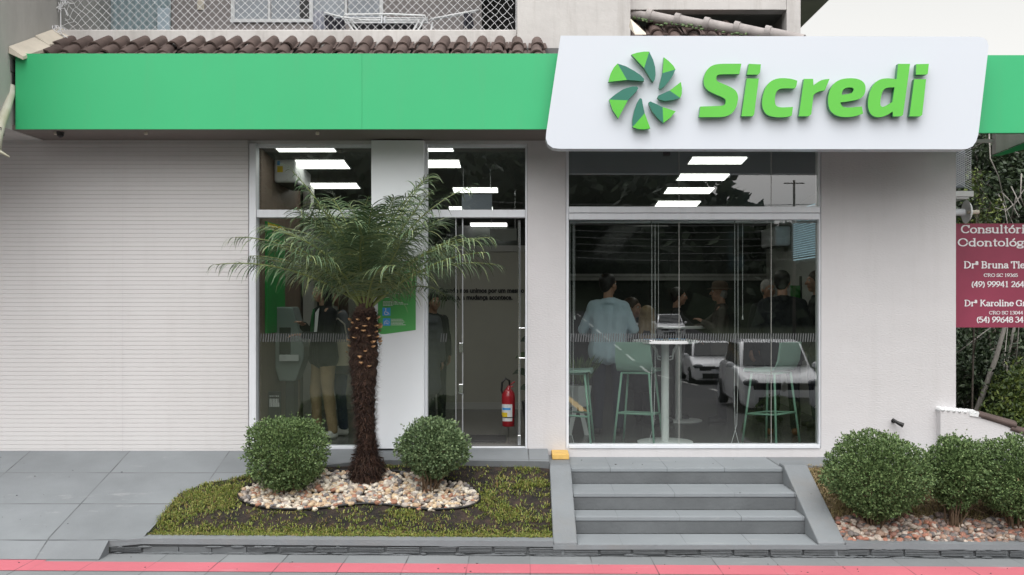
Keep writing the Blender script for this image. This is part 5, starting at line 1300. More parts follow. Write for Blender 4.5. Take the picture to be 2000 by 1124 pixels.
# tables
def table(label, px, base_y, top_y, r, hooks):
    d = ZC * 2000 / (base_y - HY); x, y = PX(px, d), d - D0; zt_ = PZ(top_y, d)
    t = thing('bar_table', label, 'table', 'round bar tables', loc=(x, y, 0))
    mb = MB(); mb.lathe([(r - .004, zt_ - .03), (r, zt_ - .026), (r, zt_ - .004), (r - .004, zt_)], (x, y, 0), 40); mb.build('tabletop', m_twhite, t, smooth=True, angle=30)
    mb = MB(); mb.lathe([(.040, .012), (.040, zt_ - .031)], (x, y, 0), 20); mb.build('column', m_twhite, t, smooth=True, angle=30)
    mb = MB(); mb.lathe([(.28, .001), (.28, .008), (.27, .012), (.06, .014)], (x, y, 0), 40); mb.build('base_plate', m_twhite, t, smooth=True, angle=30)
    if hooks:
        for s in (-1, 1):
            mb = MB()
            for o in (0, .03): mb.tube([(x + s * (.045), y, zt_ - .20 + o), (x + s * .075, y, zt_ - .19 + o), (x + s * .085, y, zt_ - .13 + o), (x + s * .115, y, zt_ - .07 + o * .5), (x + s * .15, y, zt_ - .04)], .008, 6)
            mb.build('scroll_bracket', m_twhite, t, smooth=True)
    return x, y, zt_
T1 = table('white round bar table with magazines, nearest the glass of the right window', 1299, 864, 664.5, .33, True)
T2 = table('white bar table further inside, in front of the man with a hat', 1325, 822, 637, .33, False)
random.seed(9)
for k_, lab in enumerate(('open white magazine lying on left side of the near bar table', 'closed white booklet lying at right on the near bar table')):
    c = Vector((T1[0] - .13 + .24 * k_, T1[1] - .12 + .05 * k_, T1[2])); t = thing('magazine', lab, 'magazine', 'magazines on the bar table', loc=tuple(c)); mb = MB()
    mb.obox(Matrix.Translation(c + Vector((0, 0, .006))) @ Matrix.Rotation(.3 - .5 * k_, 4, 'Z'), .21, .28, .010); mb.build('pages', m_wtext, t); mb = MB(); mb.obox(Matrix.Translation(c + Vector((0, 0, .0128))) @ Matrix.Rotation(.3 - .5 * k_, 4, 'Z'), .17, .10, .003); mb.build('cover_print', m_blue, t)
# stools
def make_stool():
    t = thing('bar_stool', 'x', 'bar stool', 'sage green bar stools', loc=(0, 0, 0)); sh = .735
    mb = MB(); n = 14                                       # one moulded shell: seat sweeping up into the low back
    prof = [(.20, sh - .012), (.19, sh + .004), (.12, sh), (0, sh - .004), (-.12, sh + .002), (-.17, sh + .03), (-.195, sh + .10), (-.21, sh + .20), (-.217, sh + .265), (-.213, sh + .28)]
    for off in (0, 1):
        for (y, z) in prof:
            for i in range(n + 1):
                u = -1 + 2 * i / n; w = .19 - .012 * max(0, z - sh) * 4; e = .016 * u * u * (1 if z < sh + .05 else .0); cy = -.018 * (1 - u * u) if z > sh + .05 else 0
                if off: nz_ = (.022 if z < sh + .04 else 0); ny_ = (.022 if z >= sh + .04 else 0); mb.v.append((u * w, y - cy * -1 * -1 - ny_ * 1.0 + cy * 0, z + e * .3 - nz_))
                else: mb.v.append((u * w, y - cy * -1 * -1, z + e * .3))
    k_ = len(prof); N = k_ * (n + 1)
    for j in range(k_ - 1):
        for i in range(n):
            a = j * (n + 1) + i; mb.f += [(a, a + 1, a + n + 2, a + n + 1), (N + a, N + a + n + 1, N + a + n + 2, N + a + 1)]; mb.m += [0, 0]
    for i in range(n): mb.f += [(i, N + i, N + i + 1, i + 1), (N - n - 1 + i, N - n + i, 2 * N - n + i, 2 * N - n - 1 + i)]; mb.m += [0, 0]
    for j in range(k_ - 1):
        a = j * (n + 1); c = a + n; mb.f += [(a, a + n + 1, N + a + n + 1, N + a), (c, N + c, N + c + n + 1, c + n + 1)]; mb.m += [0, 0]
    mb.build('seat_shell', m_stool, t, smooth=True, local=True, angle=60)
    mb = MB(); mb.tube([(-.14, -.13, sh - .032), (.14, -.13, sh - .032), (.14, .14, sh - .032), (-.14, .14, sh - .032), (-.14, -.13, sh - .032)], .011, 8); mb.build('seat_frame', m_stool2, t, smooth=True, local=True)
    for sx in (-1, 1):
        for sy in (-1, 1):
            mb = MB(); mb.tube([(sx * .14, sy * .135, sh - .03), (sx * .205, sy * .20, .0)], .0115, 10); mb.build('leg', m_stool2, t, smooth=True, local=True)
    q = .30; f_ = .14 + .065 * (sh - q) / sh; g_ = .135 + .065 * (sh - q) / sh
    mb = MB(); mb.tube([(-f_, -g_, q), (f_, -g_, q), (f_, g_, q - .02), (-f_, g_, q - .02), (-f_, -g_, q)], .0095, 8); mb.build('footrest', m_stool2, t, smooth=True, local=True)
    return t
s0 = make_stool(); stools = [s0, copy_tree(s0), copy_tree(s0)]
dS = 10.30
for o, px, y, rz, lab in ((stools[0], 1247, .36, -20, 'green bar stool with its back to the glass, left of the table column'), (stools[1], 1118, .30, -98, 'green bar stool cut by the left frame of the large window'), (stools[2], 1506, .36, 42, 'green bar stool facing left at the right side of the large window')):
    o.location = (PX(px, D0 + y), y, 0); o.rotation_euler = (0, 0, R(rz)); o['label'] = lab
# planter behind the left stool
t = thing('potted_plant', 'leafy plant in a white pot on splayed legs behind the left bar stool', 'plant', loc=(PX(1128, 11), .95, 0)); cx, cy = PX(1128, 10.95), .95
mb = MB(); mb.lathe([(.12, .30), (.15, .52), (.14, .52), (.13, .34)], (cx, cy, 0), 4); mb.build('pot', m_twhite, t)
for s in (-1, 1):
    mb = MB(); mb.obox(Matrix.Translation((cx + s * .06, cy - .08, .15)) @ Matrix.Rotation(-s * .22, 4, 'Y'), .045, .03, .32); mb.build('leg', m_twhite, t)
random.seed(4); mb = MB()
for k_ in range(160):
    a = random.uniform(0, 6.28); u = Vector((math.cos(a), math.sin(a), 0)); p = Vector((cx, cy, .5)) + u * random.uniform(0, .1); d = (u * random.uniform(.1, .7) + Vector((0, 0, 1))).normalized()
    leaf(mb, p + d * random.uniform(.02, .25), d, u, random.uniform(.1, .22), .012)
mb.build('leaves', m_box, t)
t = thing('potted_plant', 'dark leaved potted plant half hidden behind the open glass door leaf', 'plant', loc=(.14, 1.5, 0)); mb = MB(); mb.lathe([(.11, 0), (.15, .3), (.13, .3)], (.14, 1.5, 0), 20); mb.build('pot', m_dark, t, smooth=True, angle=40)
mb = MB(); random.seed(6)
for z, dx in ((.80, -.26), (.62, -.30), (.44, -.22), (.98, -.2), (.9, .2), (.7, .25)):
    p0 = Vector((.14, 1.5, z - .1)); b = len(mb.v); mb.tube([(.14, 1.5, .28), (.14, 1.5, z - .1)], .008, 6)
    for i in range(7):
        s = i / 6; q = p0 + Vector((dx * s * .85, -.03 * s, .12 * math.sin(s * 2.4))); w = .04 * math.sin(math.pi * min(1, s * .92 + .08)); mb.v += [tuple(q + Vector((0, -w * .6, -w))), tuple(q + Vector((0, w * .6, w)))]
    b = len(mb.v) - 14
    for i in range(6): mb.f.append((b + 2 * i, b + 2 * i + 2, b + 2 * i + 3, b + 2 * i + 1)); mb.m.append(0)
mb.build('leaves', m_leaf, t)
# extinguisher
d = 10.70; X_ = PX(993, d); Y_ = d - D0
t = thing('fire_extinguisher', 'red fire extinguisher with yellow label standing in a wire stand by the door', 'fire extinguisher', loc=(X_, Y_, 0))
z0, z1 = PZ(833, d), PZ(770, d)
mb = MB(); mb.lathe([(.060, z0), (.070, z0 + .012), (.070, z1 - .03), (.064, z1 + .01), (.045, z1 + .04), (.024, z1 + .06), (.022, z1 + .075)], (X_, Y_, 0), 28); mb.build('cylinder', m_red, t, smooth=True, angle=60)
def wrap(name, m, a0, a1, za, zb):
    mb = MB(); n = 12
    for i in range(n + 1):
        a = R(a0 + (a1 - a0) * i / n); mb.v += [(X_ + .0712 * math.sin(a), Y_ - .0712 * math.cos(a), za), (X_ + .0712 * math.sin(a), Y_ - .0712 * math.cos(a), zb)]
    for i in range(n): mb.f.append((2 * i, 2 * i + 2, 2 * i + 3, 2 * i + 1)); mb.m.append(0)
    return mb.build(name, m, t)
wrap('label', m_twhite, -75, 35, PZ(822, d), PZ(789, d)); o = wrap('label_yellow', m_yel2, -72, -8, PZ(815, d), PZ(805, d)); o.scale = (1, 1, 1)
for v in o.data.vertices: v.co.x *= 1.02; v.co.y *= 1.02
o = wrap('label_print', m_blue, -60, 20, PZ(800, d), PZ(796, d))
for v in o.data.vertices: v.co.x *= 1.02; v.co.y *= 1.02
mb = MB(); mb.box(X_ - .012, X_ + .05, Y_ - .012, Y_ + .012, z1 + .07, z1 + .085); mb.obox(Matrix.Translation((X_ + .03, Y_, z1 + .105)) @ Matrix.Rotation(-.6, 4, 'Y'), .09, .02, .012); mb.build('valve_lever', m_red, t, bevel=.003)
mb = MB(); mb.tube([(X_ + .015, Y_, z1 + .08), (X_ + .01, Y_ - .01, z1 + .14), (X_ - .03, Y_ - .02, z1 + .165), (X_ - .065, Y_ - .02, z1 + .12), (X_ - .072, Y_ - .01, z1 + .04), (X_ - .06, Y_ - .01, z1 + .0)], .011, 8); mb.build('hose', m_black, t, smooth=True)
mb = MB()
for a in (60, 180, 300):
    u = Vector((math.sin(R(a)), -math.cos(R(a)), 0)); c = Vector((X_, Y_, 0)); mb.tube([c + u * .075 + Vector((0, 0, z0 + .12)), c + u * .075 + Vector((0, 0, z0 + .0)), c + u * .13], .0035, 6)
mb.tube([(X_ + .077 * math.sin(R(a)), Y_ - .077 * math.cos(R(a)), z0 + .1) for a in range(0, 361, 20)], .004, 6); mb.build('wire_stand', m_dark, t)
t = thing('door_mat', 'dark grey door mat on the floor just inside the entrance', 'mat', loc=(-.35, .6, 0)); mb = MB(); mb.box(PX(850, 10.5), PX(988, 10.5), .33, .80, .001, .014); mb.build('mat', m_dark, t, bevel=.004)
# hanging acrylic plates
for px0, px1, y0, y1, dd, lab in ((902, 961, 380, 410, 10.6, 'clear pale blue acrylic plate hanging above the door transom'), (957, 1009, 447, 470, 12.2, 'smaller greyish acrylic plate hanging deeper inside the doorway')):
    t = thing('hanging_plate', lab, 'hanging sign', 'acrylic plates hanging inside the entrance', loc=(PX(px0, dd), dd - D0, PZ(y0, dd))); mb = MB(); mb.box(PX(px0, dd), PX(px1, dd), dd - D0, dd - D0 + .006, PZ(y1, dd), PZ(y0, dd)); mb.build('plate', mat('acrylic_plate', (.40, .44, .52) if dd < 11 else (.22, .23, .21), .2), t)
    mb = MB()
    for x in (px0 + 3, px1 - 3): mb.tube([(PX(x, dd), dd - D0 + .003, PZ(y0 + 3, dd)), (PX(x, dd), dd - D0 + .003, cz_(dd - D0))], .002, 4)
    mb.build('suspension_wire', m_steel, t)
# left room furniture
t = thing('wall_banner', 'tall bright green banner panel on the inner wall left of the palm', 'banner', loc=(-2.59, .8, 1.1)); mb = MB(); mb.box(-2.598, -2.575, .34, 1.12, PZ(650, 10.7), PZ(438, 10.7)); mb.build('panel', mat('green_banner', (.03, .34, .07), .5, var=.15, vs=2), t); mb = MB(); mb.box(-2.5745, -2.570, .36, 1.10, PZ(448, 10.7), PZ(440, 10.7)); mb.build('header', m_yel2, t)
t = thing('white_column', 'pale painted column standing behind the woman in the left window', 'column', loc=(PX(598, 12), 2, 0)); mb = MB(); mb.box(PX(592, 12), PX(607, 12), 2.0, 2.2, 0, cz_(2.0) - .002); mb.build('shaft', m_iwall2, t)
t = thing('service_kiosk', 'grey white self-service kiosk with screen standing by the left inner wall', 'kiosk', loc=(PX(552, 11.2), 1.2, 0)); kx0, kx1 = PX(537, 10.75), PX(594, 10.75)
mb = MB(); mb.prism([[(kx0, PZ(600, 10.75)), (kx1 - .12, PZ(600, 10.75)), (kx1, PZ(680, 10.75)), (kx1, PZ(700, 10.75)), (kx1 - .09, PZ(745, 10.75)), (kx0 + .04, PZ(745, 10.75)), (kx0, PZ(720, 10.75))]], .75, 1.05); mb.build('housing', mat('kiosk_grey', (.26, .30, .29), .4), t, bevel=.015)
mb = MB(); mb.box(kx0 + .05, kx1 - .14, .735, .75, PZ(695, 10.75), PZ(640, 10.75)); mb.build('screen', m_partition, t); mb = MB(); mb.box(kx0 + .1, kx1 - .12, .80, 1.0, 0, PZ(745, 10.75)); mb.build('pedestal', m_dark, t); mb = MB(); mb.box(kx0 + .06, kx0 + .26, .69, .734, PZ(705, 10.75), PZ(693, 10.75)); mb.build('ledge', m_twhite, t)
t = thing('floor_notice', 'small black notice board with white lettering leaning by the left inner wall', 'notice', loc=(PX(536, 10.7), .7, 0)); x0, x1, za, zb_ = PX(524, 10.45), PX(548, 10.45), PZ(822, 10.45), PZ(765, 10.45)
mb = MB(); mb.box(x0, x1, .45, .475, .0, zb_); mb.build('board', m_black, t, bevel=.004); mb = MB()
random.seed(2)
for r_, h in ((774, .8), (783, 4), (791, 4)):
    x = x0 + .014
    while x < x1 - .02: w = random.uniform(.006, .014); mb.quad((x, .447, PZ(r_ + h, 10.45)), (x + w, .447, PZ(r_ + h, 10.45)), (x + w, .447, PZ(r_ - h, 10.45)), (x, .447, PZ(r_ - h, 10.45))); x += w + .006
mb.build('lettering', m_wtext, t)
# blinds: cassette rails, cords with tassels
for i, (a, b) in enumerate(((1113, 1271), (1273, 1434), (1437, 1600))):
    t = thing('roller_blind', ['roller blind with hanging cords at left part of the large window', 'roller blind with hanging cords at middle of the large window', 'roller blind with hanging cords at right part of the large window'][i], 'blind', 'rolled up blinds of the large window', loc=(fx(a), .12, TZ0))
    dd = 10.13; mb = MB(); mb.tube([(PX(a, dd), .14, PZ(434, dd)), (PX(b, dd), .14, PZ(434, dd))], .012, 10); mb.build('roller', m_alu2, t, smooth=True)
    c0 = (1113, 1273, 1435)[i]; c1 = (1122.5, 1286, 1450.5)[i]
    mb = MB(); mb.tube([(PX(c0, dd), .13, PZ(434, dd)), (PX(c0 + .5, dd), .13, PZ(700, dd)), (PX(c0 - 1, dd), .13, PZ(760, dd)), (PX(c0 + 1, dd), .13, PZ(840, dd)), (PX(c0 + 8, dd), .14, PZ(866, dd))], .0026, 5)
    mb.tube([(PX(c0 + 6.5, dd), .132, PZ(434, dd)), (PX(c0 + 6.5, dd), .132, PZ(740, dd)), (PX(c0 + 4, dd), .13, PZ(830, dd)), (PX(c0 - 6, dd), .14, PZ(866, dd))], .0026, 5); mb.tube([(PX(c1, dd), .13, PZ(434, dd)), (PX(c1, dd), .13, PZ(617, dd))], .0018, 5); mb.build('cord', m_cord, t)
    mb = MB(); mb.lathe([(.003, .02), (.006, .0), (.008, -.018)], (PX(c1, dd), .13, PZ(621, dd)), 10); mb.build('tassel', m_twhite, t, smooth=True)
t = thing('green_folder_stand', 'green brochure display on the right inner wall behind the two men', 'brochure display', loc=(PX(1555, 13), 3, 0)); mb = MB(); dd = 13.2; mb.box(PX(1546, dd), PX(1563, dd), 3.2, 3.26, PZ(590, dd), PZ(558, dd)); mb.build('panel', mat('brochure_green', (.02, .22, .03), .5), t); mb = MB(); mb.tube([(PX(1555, dd), 3.24, 0), (PX(1555, dd), 3.24, PZ(590, dd))], .015, 8); mb.build('post', m_dark, t); mb = MB(); mb.box(PX(1564, dd), PX(1572, dd), 3.18, 3.27, .6, PZ(540, dd)); mb.build('side_panel', m_black, t)

# ---------------------------------------------------------------- PEOPLE
WS = bpy.data.scenes.new('workshop')
def remesh(mb, name, voxel, mt, parent, it=4):
    me = bpy.data.meshes.new(name); me.from_pydata([tuple(v) for v in mb.v], [], mb.f); me.update()
    o = bpy.data.objects.new(name, me); WS.collection.objects.link(o)
    r = o.modifiers.new('r', 'REMESH'); r.mode = 'VOXEL'; r.voxel_size = voxel; r.adaptivity = 0
    s = o.modifiers.new('s', 'SMOOTH'); s.iterations = it; s.factor = .5
    WS.view_layers[0].update()
    m2 = bpy.data.meshes.new_from_object(o.evaluated_get(WS.view_layers[0].depsgraph))
    m2.name = name; bpy.data.objects.remove(o); bpy.data.meshes.remove(me)
    m2.materials.clear(); m2.materials.append(mt); m2.polygons.foreach_set('use_smooth', [True] * len(m2.polygons))
    o = bpy.data.objects.new(name, m2); col.objects.link(o); o.parent = parent
    return o
def crumple(o, sd, f, fz_):
    me = o.data; nv = len(me.vertices); co = [0.0] * (3 * nv); no = [0.0] * (3 * nv)
    me.vertices.foreach_get('co', co); me.vertices.foreach_get('normal', no)
    for i in range(0, 3 * nv, 3):
        a = .009 * noise.noise((co[i] * f + sd, co[i + 1] * f, co[i + 2] * fz_)) + .006 * noise.noise((co[i] * 18 + co[i + 2] * 9, co[i + 1] * 12 + sd, co[i + 2] * 3)) + .003 * noise.noise((co[i] * 24 + sd, co[i + 1] * 24, co[i + 2] * 14))
        for k in range(3): co[i + k] += no[i + k] * a
    me.vertices.foreach_set('co', co); me.update()
def cap(mb, a, b, ra, rb=None):
    rb = rb or ra; a, b = Vector(a), Vector(b)
    mb.ball(a, ra, 12, 8); mb.ball(b, rb, 12, 8)
    if (b - a).length > 1e-4: mb.tube([a, b], [ra, rb], 12)
m_skin = mat('skin', (.42, .24, .17), .5); m_skin2 = mat('skin_tan', (.33, .18, .12), .5)
m_hairb = mat('black_hair', (.012, .009, .008), .5, var=.3, vs=60, stretch=(4, 4, 1)); m_hairbr = mat('brown_hair', (.045, .026, .016), .5, var=.3, vs=60); m_hairbl = mat('blond_hair', (.26, .18, .10), .5, var=.35, vs=40, stretch=(5, 5, .6)); m_hairg = mat('grey_hair', (.36, .34, .32), .6, var=.2, vs=50)
m_eyew = mat('eye_white', (.7, .7, .68), .2); m_eyed = mat('eye_dark', (.02, .013, .01), .15)
def cl(n, c, v=.1): return mat(n, c, .9, var=v, vs=7, bump=.35, bs=14)
m_shirt = cl('light_blue_shirt', (.42, .52, .60), .05); m_navy = cl('navy_cloth', (.015, .02, .035)); m_blk = cl('black_cloth_jacket', (.010, .011, .014)); m_suit = cl('dark_suit', (.02, .02, .024)); m_khaki = cl('khaki_trousers', (.30, .21, .12)); m_tweed = cl('brown_grey_jacket', (.085, .075, .065)); m_greyc = cl('grey_coat', (.13, .135, .15)); m_puff = cl('grey_puffer', (.06, .064, .075)); m_jean = cl('navy_jeans', (.025, .035, .07)); m_whshoe = mat('white_shoe', (.6, .58, .55), .6); m_brshoe = mat('brown_shoe', (.16, .06, .02), .5); m_dkshoe = mat('dark_shoe', (.02, .018, .016), .5); m_felt = cl('brown_felt', (.075, .05, .035))
ARM = {'down': ((.215, -.03, 1.12), (.25, .05, .89)), 'bent': ((.215, -.03, 1.12), (.14, .23, 1.06)), 'talk': ((.21, .06, 1.14), (.13, .32, 1.16)), 'chest': ((.215, .02, 1.13), (.06, .22, 1.26)), 'table': ((.265, .03, 1.14), (.17, .27, 1.06)), 'reach': ((.23, .20, 1.20), (.18, .46, 1.14)), 'pocket': ((.235, -.05, 1.12), (.20, .06, .92))}
def person(label, px, d, top_py, yaw, top, legs, skin, hair, hairm, shoes, arms=('down', 'down'), head_yaw=0, head_tilt=0, sit=0.0, coat=0.0, wide=1.0, extra=None, puffer=False, stride=0.0):
    Hh = PZ(top_py, d); X, Y = PX(px, d), d - D0
    drop = .0
    s = Hh / 1.755 if not sit else 1.0
    if sit: drop = 1.755 - Hh                               # seated: whole upper body lowered
    t = thing('person', label, 'person', 'people inside the branch', loc=(X, Y, 0), rz=R(yaw))
    def q(p): return Vector((p[0] * s * (wide if abs(p[0]) < .3 else 1), p[1] * s, p[2] * s - drop))
    hipz = .93; J = {}
    for sx, nm in ((-1, 'L'), (1, 'R')):
        J['hip' + nm] = q((sx * .09, 0, hipz)); st_ = stride * sx
        if sit: hz = hipz - drop; J['knee' + nm] = Vector((sx * .12, .42, max(.5, hz - .05))); J['ank' + nm] = Vector((sx * .12, .36, .09 if hz < .7 else .30))
        else: J['knee' + nm] = q((sx * .10, .02 + st_ * .10, .50)); J['ank' + nm] = q((sx * .11, -.02 + st_ * .16, .085))
        J['sh' + nm] = q((sx * .160, -.01, 1.395))
        a = arms[0 if sx < 0 else 1]; e, w = ARM[a] if isinstance(a, str) else a
        J['el' + nm] = q((sx * e[0], e[1], e[2])); J['wr' + nm] = q((sx * w[0], w[1], w[2]))
    hc = q((0, .025, 1.635)); nb = q((0, -.01, 1.46))
    HM = Matrix.Rotation(R(head_yaw), 3, 'Z') @ Matrix.Rotation(R(head_tilt), 3, 'X')
    def h(x, y, z): return hc + HM @ (Vector((x, y, z)) * s)
    # body: one continuous skin
    b = MB()
    cap(b, nb - Vector((0, 0, .04)), hc + Vector((0, -.02, -.06)) * s, .056 * s, .052 * s)
    b.ball(h(0, -.012, .028), (.076 * s, .094 * s, .088 * s), 20, 14, HM); b.ball(h(0, .022, -.03), (.061 * s, .068 * s, .082 * s), 18, 12, HM); b.ball(h(0, .048, -.088), (.036 * s, .034 * s, .028 * s), 12, 8, HM)
    cap(b, h(0, .088, .012), h(0, .106, -.026), .010 * s, .0145 * s); cap(b, h(-.032, .076, .028), h(.032, .076, .028), .014 * s); cap(b, h(-.019, .082, -.060), h(.019, .082, -.060), .0105 * s)
    for sx in (-1, 1): b.ball(h(sx * .078, -.005, -.008), (.011 * s, .021 * s, .032 * s), 10, 8, HM); cap(b, h(sx * .038, .062, -.02), h(sx * .036, .055, -.045), .024 * s)
    for z0_, z1_, w0, w1, r0, r1 in ((1.40, 1.28, .125, .095, .062, .085), (1.28, 1.10, .095, .07, .085, .08), (1.10, .93, .07, .085, .08, .085)):
        for sx in (-1, 1): cap(b, q((sx * w0, 0, z0_)), q((sx * w1, 0, z1_)), r0 * s, r1 * s)
        cap(b, q((0, 0, z0_)), q((0, 0, z1_)), r0 * s, r1 * s)
    for nm, sx in (('L', -1), ('R', 1)):
        cap(b, J['sh' + nm], J['el' + nm], .044 * s, .036 * s); cap(b, J['el' + nm], J['wr' + nm], .036 * s, .025 * s)
        cap(b, q((sx * .05, 0, 1.41)), J['sh' + nm], .045 * s, .042 * s)
        cap(b, J['hip' + nm], J['knee' + nm], .075 * s, .05 * s); cap(b, J['knee' + nm], J['ank' + nm], .05 * s, .036 * s); cap(b, J['ank' + nm], J['ank' + nm] + Vector((0, .10, -.05)) * s, .034 * s, .025 * s)
        # hand: palm, four unequal bent fingers, thumb from the side of the palm
        f = (J['wr' + nm] - J['el' + nm]).normalized(); up = Vector((0, 0, 1)) if abs(f.z) < .8 else Vector((0, 1, 0)); sd = f.cross(up).normalized(); pn = sd.cross(f).normalized()
        if abs(f.z) >= .8: sd, pn = pn, -sd * sx * -1
        W0 = J['wr' + nm]
        for o_ in (-.022, 0, .022): cap(b, W0 + f * .01, W0 + f * .075 * s + sd * o_, .017 * s, .014 * s)
        for j, (o_, L_) in enumerate(((-.030, .058), (-.010, .074), (.011, .080), (.031, .070))):
            k0 = W0 + f * .080 * s + sd * o_ * s; k1 = k0 + (f * .9 - pn * .22 + sd * o_ * 2.2).normalized() * L_ * .55 * s; k2 = k1 + (f * .72 - pn * .65 + sd * o_ * 1.4).normalized() * L_ * .5 * s
            cap(b, k0, k1, .0092 * s, .0085 * s); cap(b, k1, k2, .0085 * s, .0075 * s)
        t0 = W0 + f * .03 * s + sd * .028 * s * -sx; t1 = t0 + (sd * -sx * .8 + f * .7 - pn * .2).normalized() * .038 * s; cap(b, t0, t1, .012 * s, .010 * s); cap(b, t1, t1 + (f * .9 - pn * .3 + sd * -sx * .2).normalized() * .030 * s, .010 * s, .008 * s)
    remesh(b, 'body', .0075, skin, t, 3)
    # top garment
    g = MB(); ex = .022 if not puffer else .05
    for z0_, z1_, w0, w1, r0, r1 in ((1.385, 1.28, .115, .10, .060, .088), (1.28, 1.10, .10, .085, .088, .088), (1.10, .90 - coat, .085, .092, .092, .112)):
        for sx in (-1, 1): cap(g, q((sx * w0, 0, z0_)), q((sx * w1, 0, z1_)), (r0 + ex * .7) * s, (r1 + ex * .7) * s)
        cap(g, q((0, .004, z0_)), q((0, .004, z1_)), (r0 + ex * .8) * s, (r1 + ex * .8) * s)
    for nm, sx in (('L', -1), ('R', 1)):
        cap(g, q((sx * .055, -.005, 1.425)), J['sh' + nm], (.046 + ex * .5) * s, (.052 + ex * .5) * s)
        cap(g, J['sh' + nm], J['el' + nm], (.050 + ex * .6) * s, (.043 + ex * .6) * s); cap(g, J['el' + nm], J['el' + nm].lerp(J['wr' + nm], .93), (.042 + ex * .6) * s, (.032 + ex * .5) * s)
    g.tube([nb + Vector((0, 0, -.035)), nb + Vector((0, .004, .028)) * s], [.088 * s, .068 * s], 16)
    if puffer:
        for k_ in range(9):
            z = 1.38 - k_ * .105
            if z < .90 - coat: break
            for sx in (-1, 0, 1): g.ball(q((sx * .10, 0, z)), (.125 * s, .135 * s, .050 * s), 14, 8)
    go = remesh(g, 'top_garment', .011, top, t, 4)
    crumple(go, X, 9, 6)
    # trousers
    g = MB()
    cap(g, q((-.075, 0, .94)), q((.075, 0, .94)), .098 * s, .098 * s)
    for nm in 'LR':
        cap(g, J['hip' + nm], J['knee' + nm], .092 * s, .066 * s); cap(g, J['knee' + nm], J['ank' + nm] + Vector((0, 0, .01)), .066 * s, .056 * s)
    go = remesh(g, 'trousers', .011, legs, t, 4)
    crumple(go, X + 3, 10, 5)
    # shoes
    g = MB()
    for nm in 'LR':
        a = J['ank' + nm]; fl = a.z - .085 * s
        cap(g, a + Vector((0, -.02, -.045)) * s, a + Vector((0, .145, -.052)) * s, .040 * s, .034 * s); cap(g, a + Vector((0, -.01, .0)) * s, a + Vector((0, .06, -.035)) * s, .042 * s, .036 * s)
    remesh(g, 'shoes', .009, shoes, t, 2)
    # hair
    g = MB(); e = .006
    if hair != 'hat':
        g.ball(h(0, -.022, .046), ((.080 + e) * s, (.094 + e) * s, (.078 + e) * s), 20, 12, HM); g.ball(h(0, -.052, .0), ((.074 + e) * s, .058 * s, .078 * s), 18, 10, HM)
        for sx in (-1, 1): g.ball(h(sx * .068, -.012, .022), (.020 * s, .042 * s, .046 * s), 10, 8, HM)
    if hair in ('short', 'hat'): 
        if hair == 'hat': g.ball(h(0, -.045, -.01), (.082 * s, .062 * s, .07 * s), 16, 10, HM)
        g.ball(h(0, -.06, -.045), (.060 * s, .038 * s, .045 * s), 14, 8, HM)
    if hair == 'long':
        for sx in (-1, 0, 1): cap(g, h(sx * .05, -.055, -.02), h(sx * .065, -.075, -.24), .045 * s, .032 * s); cap(g, h(sx * .072, -.01, .0), h(sx * .085, -.01, -.19), .026 * s, .022 * s)
    remesh(g, 'hair', .009, hairm, t, 3)
    if hair == 'hat':
        g = MB(); g.lathe([(.002, .150), (.05, .148), (.082, .125), (.092, .075), (.094, .055), (.135, .050), (.145, .044), (.135, .042), (.09, .046)], (0, 0, 0), 28)
        g.v = [tuple(hc + HM @ (Vector((v[0] * .95, v[1] * 1.12 - .012, v[2] - .008)) * s)) for v in g.v]; g.build('hat', m_felt, t, smooth=True, local=True)
    g = MB()
    for sx in (-1, 1):
        g.cur = 0; g.ball(h(sx * .031, .074, .012), .0125 * s, 10, 8); g.cur = 1; g.ball(h(sx * .031, .0815, .012), .0065 * s, 8, 6)
    g.build('eyes', [m_eyew, m_eyed], t, smooth=True, local=True)
    if extra: extra(t, q, h, J, s)
    return t
person('man in untucked light blue shirt standing with his back to the glass', 1188, 11.0, 535, -8, m_shirt, m_navy, m_skin2, 'short', m_hairb, m_dkshoe, ('table', 'table'), head_yaw=-38, wide=1.05, coat=.02)
def tie(t, q, h, J, s):
    g = MB(); g.quad(*[q(p) for p in ((-.05, .112, 1.15), (.05, .112, 1.15), (.045, .098, 1.46), (-.045, .098, 1.46))]); g.quad(*[q(p) for p in ((-.018, .117, 1.12), (.018, .117, 1.12), (.012, .104, 1.43), (-.012, .104, 1.43))]); g.m[1] = 1
    g.build('shirt_front', [m_wtext, m_dkshoe], t, local=True)
person('dark suited man sitting beyond the blue shirt man, face turned to the right', 1233, 12.1, 582, -140, m_suit, m_suit, m_skin, 'short', m_hairbr, m_dkshoe, ('bent', 'bent'), head_yaw=25, sit=1, extra=tie)
person('long blond haired person sitting with her back to the glass at the far table', 1264, 11.6, 598, -10, m_suit, m_suit, m_skin, 'long', m_hairbl, m_dkshoe, ('bent', 'bent'), sit=1)
person('dark haired man in profile reaching across the far table toward the hat man', 1322, 12.4, 562, -95, m_suit, m_suit, m_skin, 'short', m_hairb, m_dkshoe, ('bent', 'reach'), sit=0)
person('man in a brown hat and tweed jacket gesturing with one raised hand', 1408, 12.0, 552, 80, m_tweed, m_suit, m_skin, 'hat', m_hairg, m_dkshoe, ('chest', 'reach'), wide=1.15)
person('broad man in black jacket with his back to the glass at the right', 1528, 10.9, 529, -12, m_blk, m_blk, m_skin, 'short', m_hairb, m_brshoe, ('pocket', 'pocket'), head_yaw=-12, wide=1.2, coat=.03)
person('man in black zip jacket in left profile at the right edge of the large window', 1597, 11.5, 529, 88, m_blk, m_jean, m_skin, 'short', m_hairbr, m_dkshoe, ('bent', 'bent'), wide=1.05)
person('grey haired man mostly hidden behind the broad man in black', 1499, 12.2, 547, -165, m_suit, m_suit, m_skin, 'short', m_hairg, m_dkshoe, ('down', 'down'))
